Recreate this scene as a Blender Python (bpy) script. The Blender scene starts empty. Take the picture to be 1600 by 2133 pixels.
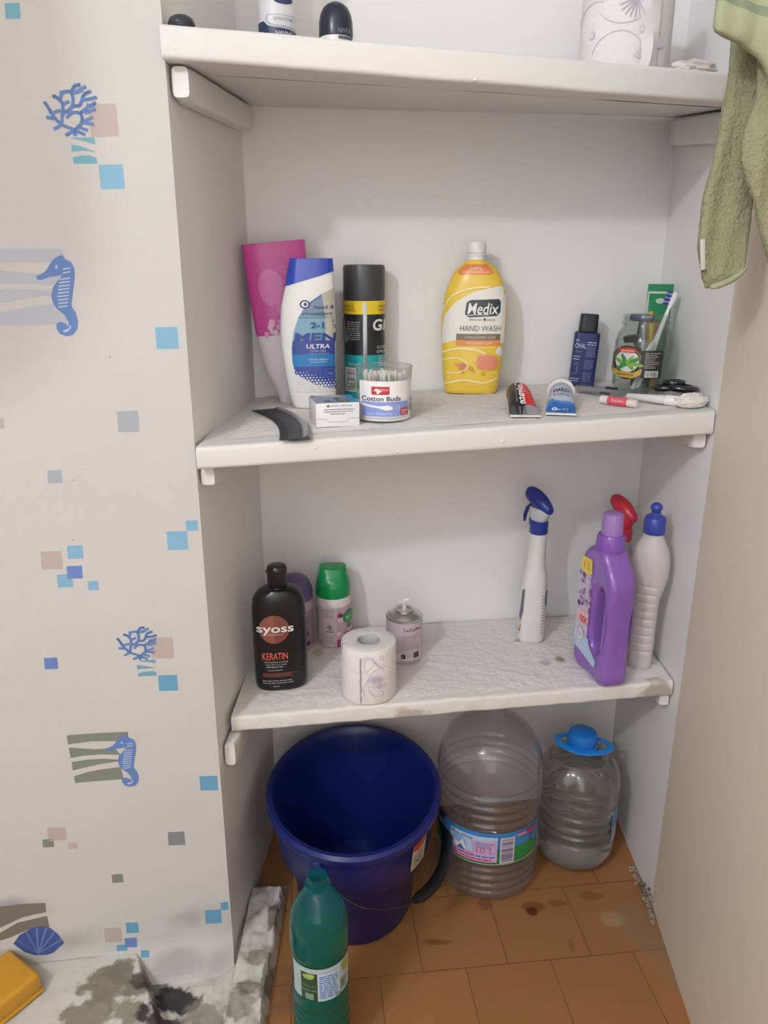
import bpy, math, random
from mathutils import Vector, Matrix
from mathutils.geometry import tessellate_polygon
from mathutils import noise as mnoise

random.seed(4)
scene = bpy.context.scene
COL = scene.collection
pi = math.pi
cos, sin = math.cos, math.sin

# ------------------------------------------------------------------ camera, light, exposure
CAM_Z = 1.21
cam_d = bpy.data.cameras.new('camera')
cam = bpy.data.objects.new('camera', cam_d)
COL.objects.link(cam)
cam.location = (0, 0, CAM_Z)
cam.rotation_euler = (math.radians(90 - 17.85), 0, 0)
cam_d.sensor_fit = 'VERTICAL'
cam_d.sensor_height = 36.0
cam_d.lens = 1600.0 / 2133.0 * 36.0
cam_d.clip_start = 0.02
scene.camera = cam

world = bpy.data.worlds.new('world')
scene.world = world
world.use_nodes = True
wn = world.node_tree
wn.nodes.clear()
w_out = wn.nodes.new('ShaderNodeOutputWorld')
w_bg = wn.nodes.new('ShaderNodeBackground')
w_tc = wn.nodes.new('ShaderNodeTexCoord')
w_sep = wn.nodes.new('ShaderNodeSeparateXYZ')
w_map = wn.nodes.new('ShaderNodeMapRange')
w_mix = wn.nodes.new('ShaderNodeMix')
w_mix.data_type = 'RGBA'
wn.links.new(w_tc.outputs['Generated'], w_sep.inputs[0])
wn.links.new(w_sep.outputs['Z'], w_map.inputs[0])
w_map.inputs[1].default_value = -0.55
w_map.inputs[2].default_value = 0.6
w_mix.inputs[6].default_value = (0.5, 0.48, 0.46, 1)
w_mix.inputs[7].default_value = (0.9, 0.92, 0.95, 1)
wn.links.new(w_map.outputs[0], w_mix.inputs[0])
wn.links.new(w_mix.outputs[2], w_bg.inputs[0])
w_bg.inputs[1].default_value = 0.3
wn.links.new(w_bg.outputs[0], w_out.inputs[0])

lamp_d = bpy.data.lights.new('wall_lamp', 'POINT')
lamp_d.energy = 43.5
lamp_d.color = (0.97, 0.99, 1.035)
lamp_d.shadow_soft_size = 0.045
lamp = bpy.data.objects.new('wall_lamp', lamp_d)
COL.objects.link(lamp)
lamp.location = (-0.93, -0.62, 2.10)

fill_d = bpy.data.lights.new('rear_fill', 'AREA')   # soft fill added behind the camera to brighten the niche
fill_d.shape = 'RECTANGLE'
fill_d.size, fill_d.size_y = 0.9, 1.5
fill_d.energy = 5.5
fill_d.color = (0.97, 0.99, 1.035)
fill_light = bpy.data.objects.new('rear_fill', fill_d)
COL.objects.link(fill_light)
fill_light.location = (-0.05, -1.27, 1.15)
fill_light.rotation_euler = (math.radians(90), 0, 0)

scene.view_settings.view_transform = 'Standard'
scene.view_settings.look = 'None'
scene.view_settings.gamma = 1.0
scene.view_settings.use_curve_mapping = False
scene.view_settings.exposure = 0.0
scene.cycles.max_bounces = 14
scene.cycles.transparent_max_bounces = 24
scene.cycles.transmission_bounces = 12
scene.cycles.caustics_reflective = False
scene.cycles.caustics_refractive = False

# ------------------------------------------------------------------ materials
def lin(h):
    h = h.lstrip('#')
    c = [int(h[i:i + 2], 16) / 255 for i in (0, 2, 4)]
    return tuple((x / 12.92 if x <= 0.04045 else ((x + 0.055) / 1.055) ** 2.4) for x in c) + (1.0,)

MATS = {}

def M(hexc, rough=0.5, metal=0.0, spec=0.5, bump=0.0, bscale=80.0, sss=0.0, coat=0.0, vary=0.0, stretch=(1, 1, 1)):
    """plain procedural material, cached by its settings"""
    key = (hexc, rough, metal, spec, bump, bscale, sss, coat, vary, stretch)
    if key in MATS:
        return MATS[key]
    m = bpy.data.materials.new('mat_%03d' % len(MATS))
    m.use_nodes = True
    nt = m.node_tree
    b = nt.nodes['Principled BSDF']
    c = lin(hexc)
    b.inputs['Base Color'].default_value = c
    b.inputs['Roughness'].default_value = rough
    b.inputs['Metallic'].default_value = metal
    b.inputs['Specular IOR Level'].default_value = spec
    if coat:
        b.inputs['Coat Weight'].default_value = coat
        b.inputs['Coat Roughness'].default_value = 0.08
    if sss:
        b.inputs['Subsurface Weight'].default_value = sss
        b.inputs['Subsurface Scale'].default_value = 0.01
    if bump or vary:
        tc = nt.nodes.new('ShaderNodeTexCoord')
        mp = nt.nodes.new('ShaderNodeMapping')
        mp.inputs['Scale'].default_value = stretch
        nz = nt.nodes.new('ShaderNodeTexNoise')
        nz.inputs['Scale'].default_value = bscale
        nz.inputs['Detail'].default_value = 5
        nt.links.new(tc.outputs['Object'], mp.inputs[0])
        nt.links.new(mp.outputs[0], nz.inputs['Vector'])
        if bump:
            bp = nt.nodes.new('ShaderNodeBump')
            bp.inputs['Strength'].default_value = bump
            bp.inputs['Distance'].default_value = 0.004
            nt.links.new(nz.outputs[0], bp.inputs['Height'])
            nt.links.new(bp.outputs[0], b.inputs['Normal'])
        if vary:
            nz2 = nt.nodes.new('ShaderNodeTexNoise')
            nz2.inputs['Scale'].default_value = bscale * 0.12
            nz2.inputs['Detail'].default_value = 4
            nt.links.new(mp.outputs[0], nz2.inputs['Vector'])
            mx = nt.nodes.new('ShaderNodeMix')
            mx.data_type = 'RGBA'
            mx.inputs[6].default_value = tuple(x * (1 - vary) for x in c[:3]) + (1,)
            mx.inputs[7].default_value = tuple(min(1, x * (1 + vary * 0.5)) for x in c[:3]) + (1,)
            nt.links.new(nz2.outputs[0], mx.inputs[0])
            nt.links.new(mx.outputs[2], b.inputs['Base Color'])
    MATS[key] = m
    return m

def thin(name, tint, haze=0.03, gloss=1.0, hazecol='FFFFFF', rough=0.04):
    """thin clear plastic or glass: tinted see-through film with a fresnel reflection and a little haze"""
    if name in MATS:
        return MATS[name]
    m = bpy.data.materials.new(name)
    m.use_nodes = True
    nt = m.node_tree
    nt.nodes.clear()
    o = nt.nodes.new('ShaderNodeOutputMaterial')
    t = nt.nodes.new('ShaderNodeBsdfTransparent')
    t.inputs[0].default_value = lin(tint)
    d = nt.nodes.new('ShaderNodeBsdfDiffuse')
    d.inputs[0].default_value = lin(hazecol)
    tr = nt.nodes.new('ShaderNodeBsdfTranslucent')
    tr.inputs[0].default_value = lin(hazecol)
    dm = nt.nodes.new('ShaderNodeMixShader')
    dm.inputs[0].default_value = 0.5
    nt.links.new(d.outputs[0], dm.inputs[1])
    nt.links.new(tr.outputs[0], dm.inputs[2])
    m1 = nt.nodes.new('ShaderNodeMixShader')
    m1.inputs[0].default_value = haze
    nt.links.new(t.outputs[0], m1.inputs[1])
    nt.links.new(dm.outputs[0], m1.inputs[2])
    g = nt.nodes.new('ShaderNodeBsdfGlossy')
    g.inputs['Roughness'].default_value = rough
    lw = nt.nodes.new('ShaderNodeFresnel')
    geo = nt.nodes.new('ShaderNodeNewGeometry')
    ior = nt.nodes.new('ShaderNodeMapRange')          # same reflectance from both sides of the film
    ior.inputs[3].default_value = 1.42
    ior.inputs[4].default_value = 1 / 1.42
    nt.links.new(geo.outputs['Backfacing'], ior.inputs[0])
    nt.links.new(ior.outputs[0], lw.inputs[0])
    mu = nt.nodes.new('ShaderNodeMath')
    mu.operation = 'MULTIPLY'
    mu.inputs[1].default_value = gloss
    nt.links.new(lw.outputs[0], mu.inputs[0])
    m2 = nt.nodes.new('ShaderNodeMixShader')
    nt.links.new(mu.outputs[0], m2.inputs[0])
    nt.links.new(m1.outputs[0], m2.inputs[1])
    nt.links.new(g.outputs[0], m2.inputs[2])
    nt.links.new(m2.outputs[0], o.inputs[0])
    MATS[name] = m
    return m

def blotchy(name, base, spots, rough=0.7, bump=0.25, bscale=60.0, vary=0.06, edge=0.5, nscale=14.0, builder=None):
    """painted or papered surface with stains: spots = (x, y, z, rx, ry, rz, colour, strength) in object space"""
    m = bpy.data.materials.new(name)
    m.use_nodes = True
    nt = m.node_tree
    L = nt.links.new
    b = nt.nodes['Principled BSDF']
    b.inputs['Roughness'].default_value = rough
    b.inputs['Specular IOR Level'].default_value = 0.3
    tc = nt.nodes.new('ShaderNodeTexCoord')
    nz = nt.nodes.new('ShaderNodeTexNoise')
    nz.inputs['Scale'].default_value = nscale
    nz.inputs['Detail'].default_value = 6
    L(tc.outputs['Object'], nz.inputs['Vector'])
    n2 = nt.nodes.new('ShaderNodeTexNoise')
    n2.inputs['Scale'].default_value = bscale
    n2.inputs['Detail'].default_value = 6
    L(tc.outputs['Object'], n2.inputs['Vector'])
    if builder:
        cur = builder(nt, tc)
    else:
        mx = nt.nodes.new('ShaderNodeMix')
        mx.data_type = 'RGBA'
        c = lin(base)
        mx.inputs[6].default_value = tuple(x * (1 - vary) for x in c[:3]) + (1,)
        mx.inputs[7].default_value = tuple(min(1, x * (1 + vary)) for x in c[:3]) + (1,)
        L(nz.outputs[0], mx.inputs[0])
        cur = mx.outputs[2]
    for (x, y, z, rx, ry, rz, colr, st) in spots:
        sub = nt.nodes.new('ShaderNodeVectorMath')
        sub.operation = 'SUBTRACT'
        sub.inputs[1].default_value = (x, y, z)
        L(tc.outputs['Object'], sub.inputs[0])
        dv = nt.nodes.new('ShaderNodeVectorMath')
        dv.operation = 'DIVIDE'
        dv.inputs[1].default_value = (rx, ry, rz)
        L(sub.outputs[0], dv.inputs[0])
        ln = nt.nodes.new('ShaderNodeVectorMath')
        ln.operation = 'LENGTH'
        L(dv.outputs[0], ln.inputs[0])
        ad = nt.nodes.new('ShaderNodeMath')
        ad.operation = 'MULTIPLY_ADD'
        L(nz.outputs[0], ad.inputs[0])
        ad.inputs[1].default_value = 2.0
        L(ln.outputs['Value'], ad.inputs[2])
        mr = nt.nodes.new('ShaderNodeMapRange')
        mr.interpolation_type = 'SMOOTHSTEP'
        mr.inputs[1].default_value = 2.0
        mr.inputs[2].default_value = 2.0 - edge
        mr.inputs[3].default_value = 0.0
        mr.inputs[4].default_value = st
        L(ad.outputs[0], mr.inputs[0])
        mx = nt.nodes.new('ShaderNodeMix')
        mx.data_type = 'RGBA'
        L(mr.outputs[0], mx.inputs[0])
        L(cur, mx.inputs[6])
        mx.inputs[7].default_value = lin(colr)
        cur = mx.outputs[2]
    L(cur, b.inputs['Base Color'])
    bp = nt.nodes.new('ShaderNodeBump')
    bp.inputs['Strength'].default_value = bump
    bp.inputs['Distance'].default_value = 0.004
    L(n2.outputs[0], bp.inputs['Height'])
    L(bp.outputs[0], b.inputs['Normal'])
    return m

# ------------------------------------------------------------------ mesh helpers
class MB:
    def __init__(self):
        self.v, self.f, self.m, self.mats = [], [], [], []

    def mi(self, mat):
        if mat not in self.mats:
            self.mats.append(mat)
        return self.mats.index(mat)

    def add(self, verts, faces, mat, T=None):
        o = len(self.v)
        for p in verts:
            p = Vector(p)
            self.v.append(tuple(T @ p) if T else tuple(p))
        k = self.mi(mat)
        for f in faces:
            self.f.append(tuple(i + o for i in f))
            self.m.append(k)
        return self

    def rings(self, rings, mat, caps=(True, True), closed=True, T=None):
        n = len(rings[0])
        verts = [p for r in rings for p in r]
        faces = []
        for i in range(len(rings) - 1):
            for j in range(n if closed else n - 1):
                a, b_ = i * n + j, i * n + (j + 1) % n
                faces.append((a, b_, b_ + n, a + n))
        if closed and caps[0]:
            faces.append(tuple(range(n - 1, -1, -1)))
        if closed and caps[1]:
            faces.append(tuple(range((len(rings) - 1) * n, len(rings) * n)))
        return self.add(verts, faces, mat, T)

    def lathe(self, prof, mat, n=40, caps=(True, True), c=(0, 0), T=None):
        return self.rings([[(c[0] + r * cos(2 * pi * j / n), c[1] + r * sin(2 * pi * j / n), z) for j in range(n)] for r, z in prof], mat, caps, T=T)

    def box(self, x0, x1, y0, y1, z0, z1, mat, T=None, bev=0.0):
        if bev > 0:
            def ring(ins, z):
                pts = []
                for (cx, cy, a0) in ((x1 - ins - bev, y1 - ins - bev, 0), (x0 + ins + bev, y1 - ins - bev, 90), (x0 + ins + bev, y0 + ins + bev, 180), (x1 - ins - bev, y0 + ins + bev, 270)):
                    for k in range(4):
                        a = math.radians(a0 + 30 * k)
                        pts.append((cx + bev * cos(a), cy + bev * sin(a), z))
                return pts
            rr = []
            for k in range(4):
                a = k * pi / 6
                rr.append(ring(bev * (1 - sin(a)) * .999, z0 + bev * (1 - cos(a))))
            for k in range(3, -1, -1):
                a = k * pi / 6
                rr.append(ring(bev * (1 - sin(a)) * .999, z1 - bev * (1 - cos(a))))
            return self.rings(rr, mat, T=T)
        v = [(x, y, z) for z in (z0, z1) for x, y in ((x0, y0), (x1, y0), (x1, y1), (x0, y1))]
        return self.add(v, [(3, 2, 1, 0), (4, 5, 6, 7), (0, 1, 5, 4), (1, 2, 6, 5), (2, 3, 7, 6), (3, 0, 4, 7)], mat, T)

    def tube(self, path, r, mat, n=10, T=None, squash=1.0):
        pts = [Vector(p) for p in path]
        rad = r if isinstance(r, (list, tuple)) else [r] * len(pts)
        rings = []
        up = Vector((0, 0, 1))
        prev = None
        for i, p in enumerate(pts):
            d = (pts[min(i + 1, len(pts) - 1)] - pts[max(i - 1, 0)]).normalized()
            a = prev - d * prev.dot(d) if prev is not None else d.cross(up if abs(d.z) < .9 else Vector((1, 0, 0)))
            a.normalize()
            prev = a
            b_ = d.cross(a)
            rings.append([tuple(p + (a * cos(2 * pi * j / n) + b_ * sin(2 * pi * j / n) * squash) * rad[i]) for j in range(n)])
        return self.rings(rings, mat, T=T)

    def ball(self, c, r, mat, n=16, T=None):
        rx, ry, rz = r if isinstance(r, (list, tuple)) else (r, r, r)
        rings = []
        for i in range(1, n // 2):
            a = pi * i / (n // 2)
            rings.append([(c[0] + rx * sin(a) * cos(2 * pi * j / n), c[1] + ry * sin(a) * sin(2 * pi * j / n), c[2] - rz * cos(a)) for j in range(n)])
        return self.rings(rings, mat, T=T)

    def prism(self, poly, z0, z1, mat, T=None):
        n = len(poly)
        v = [(x, y, z0) for x, y in poly] + [(x, y, z1) for x, y in poly]
        f = [tuple(range(n - 1, -1, -1)), tuple(range(n, 2 * n))] + [(i, (i + 1) % n, (i + 1) % n + n, i + n) for i in range(n)]
        return self.add(v, f, mat, T)

    def build(self, name, parent=None, loc=None, rz=0.0, rot=None, sharp=38, smooth=True):
        me = bpy.data.meshes.new(name)
        me.from_pydata(self.v, [], self.f)
        for m_ in self.mats:
            me.materials.append(m_)
        me.polygons.foreach_set('material_index', self.m)
        if smooth:
            me.polygons.foreach_set('use_smooth', [True] * len(me.polygons))
            me.set_sharp_from_angle(angle=math.radians(sharp))
        me.update()
        o = bpy.data.objects.new(name, me)
        COL.objects.link(o)
        if parent:
            o.parent = parent
        if loc is not None:
            o.location = loc
        if rot:
            o.rotation_euler = rot
        elif rz:
            o.rotation_euler = (0, 0, rz)
        return o

def tag(o, label, cat, group=None, kind=None):
    o['label'] = label
    o['category'] = cat
    if group:
        o['group'] = group
    if kind:
        o['kind'] = kind
    return o

def thing(name, label, cat, loc, rz=0.0, group=None, tilt=(0, 0)):
    o = bpy.data.objects.new(name, None)
    o.empty_display_size = 0.03
    COL.objects.link(o)
    o.location = loc
    o.rotation_euler = (tilt[0], tilt[1], rz)
    return tag(o, label, cat, group)

def struct(o):
    o['kind'] = 'structure'
    return o

def face_cam(x, y, extra=0.0):
    return -math.atan2(x, y) + math.radians(extra)

def lerp(a, b_, t):
    return a + (b_ - a) * t

def interp(tab, z, k):
    if z <= tab[0][0]:
        return tab[0][k]
    for i in range(len(tab) - 1):
        z0, z1 = tab[i][0], tab[i + 1][0]
        if z <= z1:
            t = (z - z0) / (z1 - z0)
            h = z1 - z0
            def slope(j):
                if j <= 0 or j >= len(tab) - 1:
                    return (tab[min(j + 1, len(tab) - 1)][k] - tab[max(j - 1, 0)][k]) / max(1e-9, tab[min(j + 1, len(tab) - 1)][0] - tab[max(j - 1, 0)][0])
                d0 = (tab[j][k] - tab[j - 1][k]) / (tab[j][0] - tab[j - 1][0])
                d1 = (tab[j + 1][k] - tab[j][k]) / (tab[j + 1][0] - tab[j][0])
                return 0 if d0 * d1 <= 0 else 2 * d0 * d1 / (d0 + d1)
            m0, m1 = slope(i) * h, slope(i + 1) * h
            a, b_ = tab[i][k], tab[i + 1][k]
            return (2 * t ** 3 - 3 * t * t + 1) * a + (t ** 3 - 2 * t * t + t) * m0 + (-2 * t ** 3 + 3 * t * t) * b_ + (t ** 3 - t * t) * m1
    return tab[-1][k]

class Body:
    """bottle body: table rows (z, xl, xr, yf, yb, n) ; superellipse sections"""
    def __init__(self, tab):
        self.t = tab
        self.z0, self.z1 = tab[0][0], tab[-1][0]

    def sec(self, z):
        return [interp(self.t, z, k) for k in range(1, 6)]

    def ring(self, z, N, off=0.0, zf=None):
        xl, xr, yf, yb, n = self.sec(z)
        cx, cy, a, b_ = (xl + xr) / 2, (yf + yb) / 2, (xr - xl) / 2 + off, (yb - yf) / 2 + off
        out = []
        for j in range(N):
            t = 2 * pi * j / N
            c_, s_ = cos(t), sin(t)
            out.append((cx + a * math.copysign(abs(c_) ** (2 / n), c_), cy + b_ * math.copysign(abs(s_) ** (2 / n), s_), z))
        return out

    def mesh(self, mb, mat, K=36, N=48, off=0.0, z0=None, z1=None, rnd=0.004, zlow=None):
        z0 = self.z0 if z0 is None else z0
        z1 = self.z1 if z1 is None else z1
        rings = []
        if rnd:
            for k in range(4):
                a = k * pi / 8
                r = self.ring(z0, N, off - rnd * (1 - sin(a)) if k < 4 else off)
                rings.append([(x, y, z0 + rnd * (1 - cos(a))) for x, y, z in r])
        for k in range(K + 1):
            z = lerp(z0 + (rnd or 0), z1 - (rnd or 0), k / K)
            rings.append(self.ring(z, N, off))
        if rnd:
            for k in range(3, -1, -1):
                a = k * pi / 8
                r = self.ring(z1, N, off - rnd * (1 - sin(a)))
                rings.append([(x, y, z1 - rnd * (1 - cos(a))) for x, y, z in r])
        if zlow:
            rings = [[(x, y, lerp(zlow(x), z1, (z - z0) / (z1 - z0))) for x, y, z in r] for r in rings]
            rings2 = []
            for r in rings:
                rr = []
                for j, (x, y, z) in enumerate(r):
                    q = self.ring(z, N, off)[j]
                    rr.append((q[0], q[1], z))
                rings2.append(rr)
            rings2.append(rings[-1])
            rings = rings2
        mb.rings(rings, mat)
        return mb

    def front(self, x, z, off=0.0):
        xl, xr, yf, yb, n = self.sec(min(max(z, self.z0), self.z1))
        cx, cy, a, b_ = (xl + xr) / 2, (yf + yb) / 2, (xr - xl) / 2, (yb - yf) / 2
        u = min(0.999, abs((x - cx) / a))
        return (cx + (x - cx) if u < .999 else cx + math.copysign(a * .999, x - cx), cy - b_ * (1 - u ** n) ** (1 / n) - off, z)

TXT = {}

def text_tris(s, bold=0.0):
    key = (s, bold)
    if key not in TXT:
        cu = bpy.data.curves.new('txt', 'FONT')
        cu.body = s
        cu.offset = bold
        cu.resolution_u = 3
        o = bpy.data.objects.new('txt', cu)
        me = bpy.data.meshes.new_from_object(o)
        me.calc_loop_triangles()
        co = [v.co.copy() for v in me.vertices]
        tr = [tuple((co[i].x, co[i].y) for i in t.vertices) for t in me.loop_triangles]
        w = max((p.x for p in co), default=0)
        x0 = min((p.x for p in co), default=0)
        TXT[key] = (tr, x0, w)
        bpy.data.objects.remove(o)
        bpy.data.curves.remove(cu)
        bpy.data.meshes.remove(me)
    return TXT[key]

def clip(poly, ax, lo, hi):
    for sgn, lim in ((1, lo), (-1, -hi)):
        out = []
        for i in range(len(poly)):
            a, b_ = poly[i], poly[(i + 1) % len(poly)]
            da, db = sgn * a[ax] - lim, sgn * b_[ax] - lim
            if da >= 0:
                out.append(a)
            if (da >= 0) != (db >= 0):
                t = da / (da - db)
                out.append((a[0] + (b_[0] - a[0]) * t, a[1] + (b_[1] - a[1]) * t))
        poly = out
        if len(poly) < 3:
            return []
    return poly

class Decal:
    """printed artwork: flat shapes in artwork units, laid on a surface by fn(x, z, off)"""
    def __init__(self, fn, u0=0.0, v0=0.0, kx=1.0, kz=1.0, cell=0.006, off=0.0004):
        self.fn, self.u0, self.v0, self.kx, self.kz, self.cell, self.off = fn, u0, v0, kx, kz, cell, off
        self.mb = MB()
        self.layer = 0

    def T(self, p):
        return ((p[0] - self.u0) * self.kx, (self.v0 - p[1]) * self.kz)

    def _tris(self, tris, mat):
        off = self.off + self.layer * 0.00012
        c = self.cell
        for t in tris:
            xs, zs = [p[0] for p in t], [p[1] for p in t]
            i0, i1 = math.floor(min(xs) / c), math.floor(max(xs) / c)
            j0, j1 = math.floor(min(zs) / c), math.floor(max(zs) / c)
            for i in range(i0, i1 + 1):
                pi_ = clip(list(t), 0, i * c, (i + 1) * c) if i1 > i0 else list(t)
                if not pi_:
                    continue
                for j in range(j0, j1 + 1):
                    q = clip(pi_, 1, j * c, (j + 1) * c) if j1 > j0 else pi_
                    if len(q) >= 3:
                        self.mb.add([self.fn(x, z, off) for x, z in q], [tuple(range(len(q)))], mat)

    def raw(self, pts, mat):
        v = [Vector((p[0], p[1], 0)) for p in pts]
        tr = tessellate_polygon([v])
        self._tris([tuple((pts[i][0], pts[i][1]) for i in t) for t in tr], mat)

    def poly(self, pts, mat, up=True):
        if up:
            self.layer += 1
        self.raw([self.T(p) for p in pts], mat)
        return self

    def rect(self, x0, y0, x1, y1, mat, up=True):
        return self.poly([(x0, y0), (x1, y0), (x1, y1), (x0, y1)], mat, up)

    def ell(self, cx, cy, rx, ry, mat, up=True, n=28, a0=0, a1=360):
        pts = [(cx + rx * cos(math.radians(lerp(a0, a1, k / n))), cy + ry * sin(math.radians(lerp(a0, a1, k / n)))) for k in range(n if a1 - a0 >= 360 else n + 1)]
        return self.poly(pts, mat, up)

    def rrect(self, x0, y0, x1, y1, r, mat, up=True):
        pts = []
        for cx, cy, a in ((x1 - r, y1 - r, 0), (x0 + r, y1 - r, 90), (x0 + r, y0 + r, 180), (x1 - r, y0 + r, 270)):
            for k in range(5):
                t = math.radians(a + 22.5 * k)
                pts.append((cx + r * cos(t), cy + r * sin(t)))
        return self.poly(pts, mat, up)

    def stroke(self, pts, w, mat, up=True, smooth=False):
        if smooth and len(pts) > 2:
            P = [pts[0]] + list(pts) + [pts[-1]]
            out = []
            for i in range(1, len(P) - 2):
                for k in range(4):
                    t = k / 4
                    out.append(tuple(.5 * (2 * P[i][c] + (P[i + 1][c] - P[i - 1][c]) * t + (2 * P[i - 1][c] - 5 * P[i][c] + 4 * P[i + 1][c] - P[i + 2][c]) * t * t + (3 * P[i][c] - P[i - 1][c] - 3 * P[i + 1][c] + P[i + 2][c]) * t ** 3) for c in (0, 1)))
            pts = out + [pts[-1]]
        if up:
            self.layer += 1
        for a, b_ in zip(pts, pts[1:]):
            dx, dy = b_[0] - a[0], b_[1] - a[1]
            l = math.hypot(dx, dy) or 1e-6
            nx, ny = -dy / l * w / 2, dx / l * w / 2
            ex, ey = dx / l * w * .3, dy / l * w * .3
            self.raw([self.T(p) for p in ((a[0] + nx - ex, a[1] + ny - ey), (b_[0] + nx + ex, b_[1] + ny + ey), (b_[0] - nx + ex, b_[1] - ny + ey), (a[0] - nx - ex, a[1] - ny - ey))], mat)
        return self

    def text(self, s, x, y, h, mat, w=None, align='l', bold=0.0, shear=0.0, rot=0.0, up=True):
        """x, y: baseline start in artwork units (y down); h: cap height; w: fitted width"""
        if up:
            self.layer += 1
        tr, x0, x1 = text_tris(s, bold)
        sy = h / 0.70
        sx = (w / (x1 - x0)) if w else sy
        ww = (x1 - x0) * sx
        ox = {'l': 0, 'c': -ww / 2, 'r': -ww}[align]
        ca, sa = cos(math.radians(rot)), sin(math.radians(rot))
        out = []
        for t in tr:
            q = []
            for px, py in t:
                X = (px - x0) * sx + ox + shear * py * sy
                Y = -py * sy
                q.append(self.T((x + X * ca - Y * sa, y + X * sa + Y * ca)))
            out.append(tuple(q))
        self._tris(out, mat)
        return self

    def lines(self, x0, x1, y, h, mat, n=1, gap=None, seed=1, rot=0, ragged=.25):
        """rows of print too small to read"""
        self.layer += 1
        rnd = random.Random(seed)
        gap = gap or h * 2
        for r in range(n):
            x = x0
            end = x1 - (x1 - x0) * ragged * rnd.random()
            while x < end:
                w = h * rnd.uniform(1.5, 5)
                b_ = min(x + w, end)
                yy = y + r * gap
                self.raw([self.T(p) for p in ((x, yy), (b_, yy), (b_, yy + h), (x, yy + h))], mat)
                x = b_ + h * .7
        return self

    def bars(self, x0, y0, x1, y1, mat, n=16, seed=2, vertical=True):
        self.layer += 1
        rnd = random.Random(seed)
        p = 0.0
        while p < 1:
            w = rnd.choice((.015, .03, .045))
            if vertical:
                a, b_ = lerp(x0, x1, p), lerp(x0, x1, min(1, p + w))
                self.raw([self.T(q) for q in ((a, y0), (b_, y0), (b_, y1), (a, y1))], mat)
            else:
                a, b_ = lerp(y0, y1, p), lerp(y0, y1, min(1, p + w))
                self.raw([self.T(q) for q in ((x0, a), (x1, a), (x1, b_), (x0, b_))], mat)
            p += w + rnd.choice((.02, .035, .05))
        return self

    def build(self, name, parent):
        return self.mb.build(name, parent, smooth=True, sharp=60)

def cyl_map(r, cx=0.0, cy=0.0, rf=None):
    """wrap artwork round an upright cylinder, x measured along the skin, 0 at the front"""
    def fn(x, z, off):
        rr = (rf(z) if rf else r) + off
        a = x / r
        return (cx + rr * sin(a), cy - rr * cos(a), z)
    return fn

def flat_cyl(r, rf=None):
    """wrap artwork given by its straight-on view onto a cylinder"""
    def fn(x, z, off):
        rr = rf(z) if rf else r
        a = math.asin(max(-.999, min(.999, x / rr)))
        return ((rr + off) * sin(a), -(rr + off) * cos(a), z)
    return fn

def flat_map(y=0.0):
    return lambda x, z, off: (x, y - off, z)

# ------------------------------------------------------------------ materials used often
PAINT = M('E1E0DE', 0.42, bump=0.22, bscale=26, vary=0.03, stretch=(.5, 3, 3))
WALLPAINT = M('F1F0EF', 0.55, bump=0.12, bscale=22, vary=0.03)
WHITE = M('EDEBE8', 0.35)
WHITE_L = M('F0EFEC', 0.45)
BLACK = M('17181A', 0.35)
NAVY = M('1B2350', 0.4)

# ================================================================== the room
FL, FR, BL, BR = (-.272, 1.075), (.532, 1.215), (-.245, 1.46), (.535, 1.55)
A8 = math.radians(8.0)

def z1(x, y):
    return .5141 + .0055 * x - .0258 * y

def z2(x, y):
    return .9617 + .0272 * x + .0095 * y

def ztop(x, y):
    return 1.4786 - .0301 * x

def yback(x):
    return 1.46 + .09 * (x + .245) / .78

def xleft(y):
    return -.272 + .027 * (y - 1.075) / .385

def xright(y):
    return .532 + .003 * (y - 1.215) / .335

# floor: square terracotta tiles laid in staggered rows
def tile_colour(nt, tc):
    L = nt.links.new
    mp = nt.nodes.new('ShaderNodeMapping')
    a = -math.radians(6.3)
    px, py = .148, 1.069
    mp.inputs['Rotation'].default_value = (0, 0, a)
    mp.inputs['Location'].default_value = (-(px * cos(a) - py * sin(a)), -(px * sin(a) + py * cos(a)), 0)
    L(tc.outputs['Object'], mp.inputs[0])
    br = nt.nodes.new('ShaderNodeTexBrick')
    br.offset = .5
    br.inputs['Scale'].default_value = 1
    br.inputs['Brick Width'].default_value = .157
    br.inputs['Row Height'].default_value = .166
    br.inputs['Mortar Size'].default_value = .0012
    br.inputs['Mortar Smooth'].default_value = .35
    br.inputs['Bias'].default_value = 0
    br.inputs['Color1'].default_value = lin('9E6C45')
    br.inputs['Color2'].default_value = lin('A9744B')
    br.inputs['Mortar'].default_value = lin('6B4C36')
    L(mp.outputs[0], br.inputs['Vector'])
    nz = nt.nodes.new('ShaderNodeTexNoise')
    nz.inputs['Scale'].default_value = 9
    nz.inputs['Detail'].default_value = 8
    L(tc.outputs['Object'], nz.inputs['Vector'])
    mr = nt.nodes.new('ShaderNodeMapRange')
    mr.inputs[1].default_value = .38
    mr.inputs[2].default_value = .72
    mr.inputs[4].default_value = .6
    L(nz.outputs[0], mr.inputs[0])
    mx = nt.nodes.new('ShaderNodeMix')
    mx.data_type = 'RGBA'
    L(mr.outputs[0], mx.inputs[0])
    L(br.outputs[0], mx.inputs[6])
    mx.inputs[7].default_value = lin('93703F')
    return mx.outputs[2]

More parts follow.
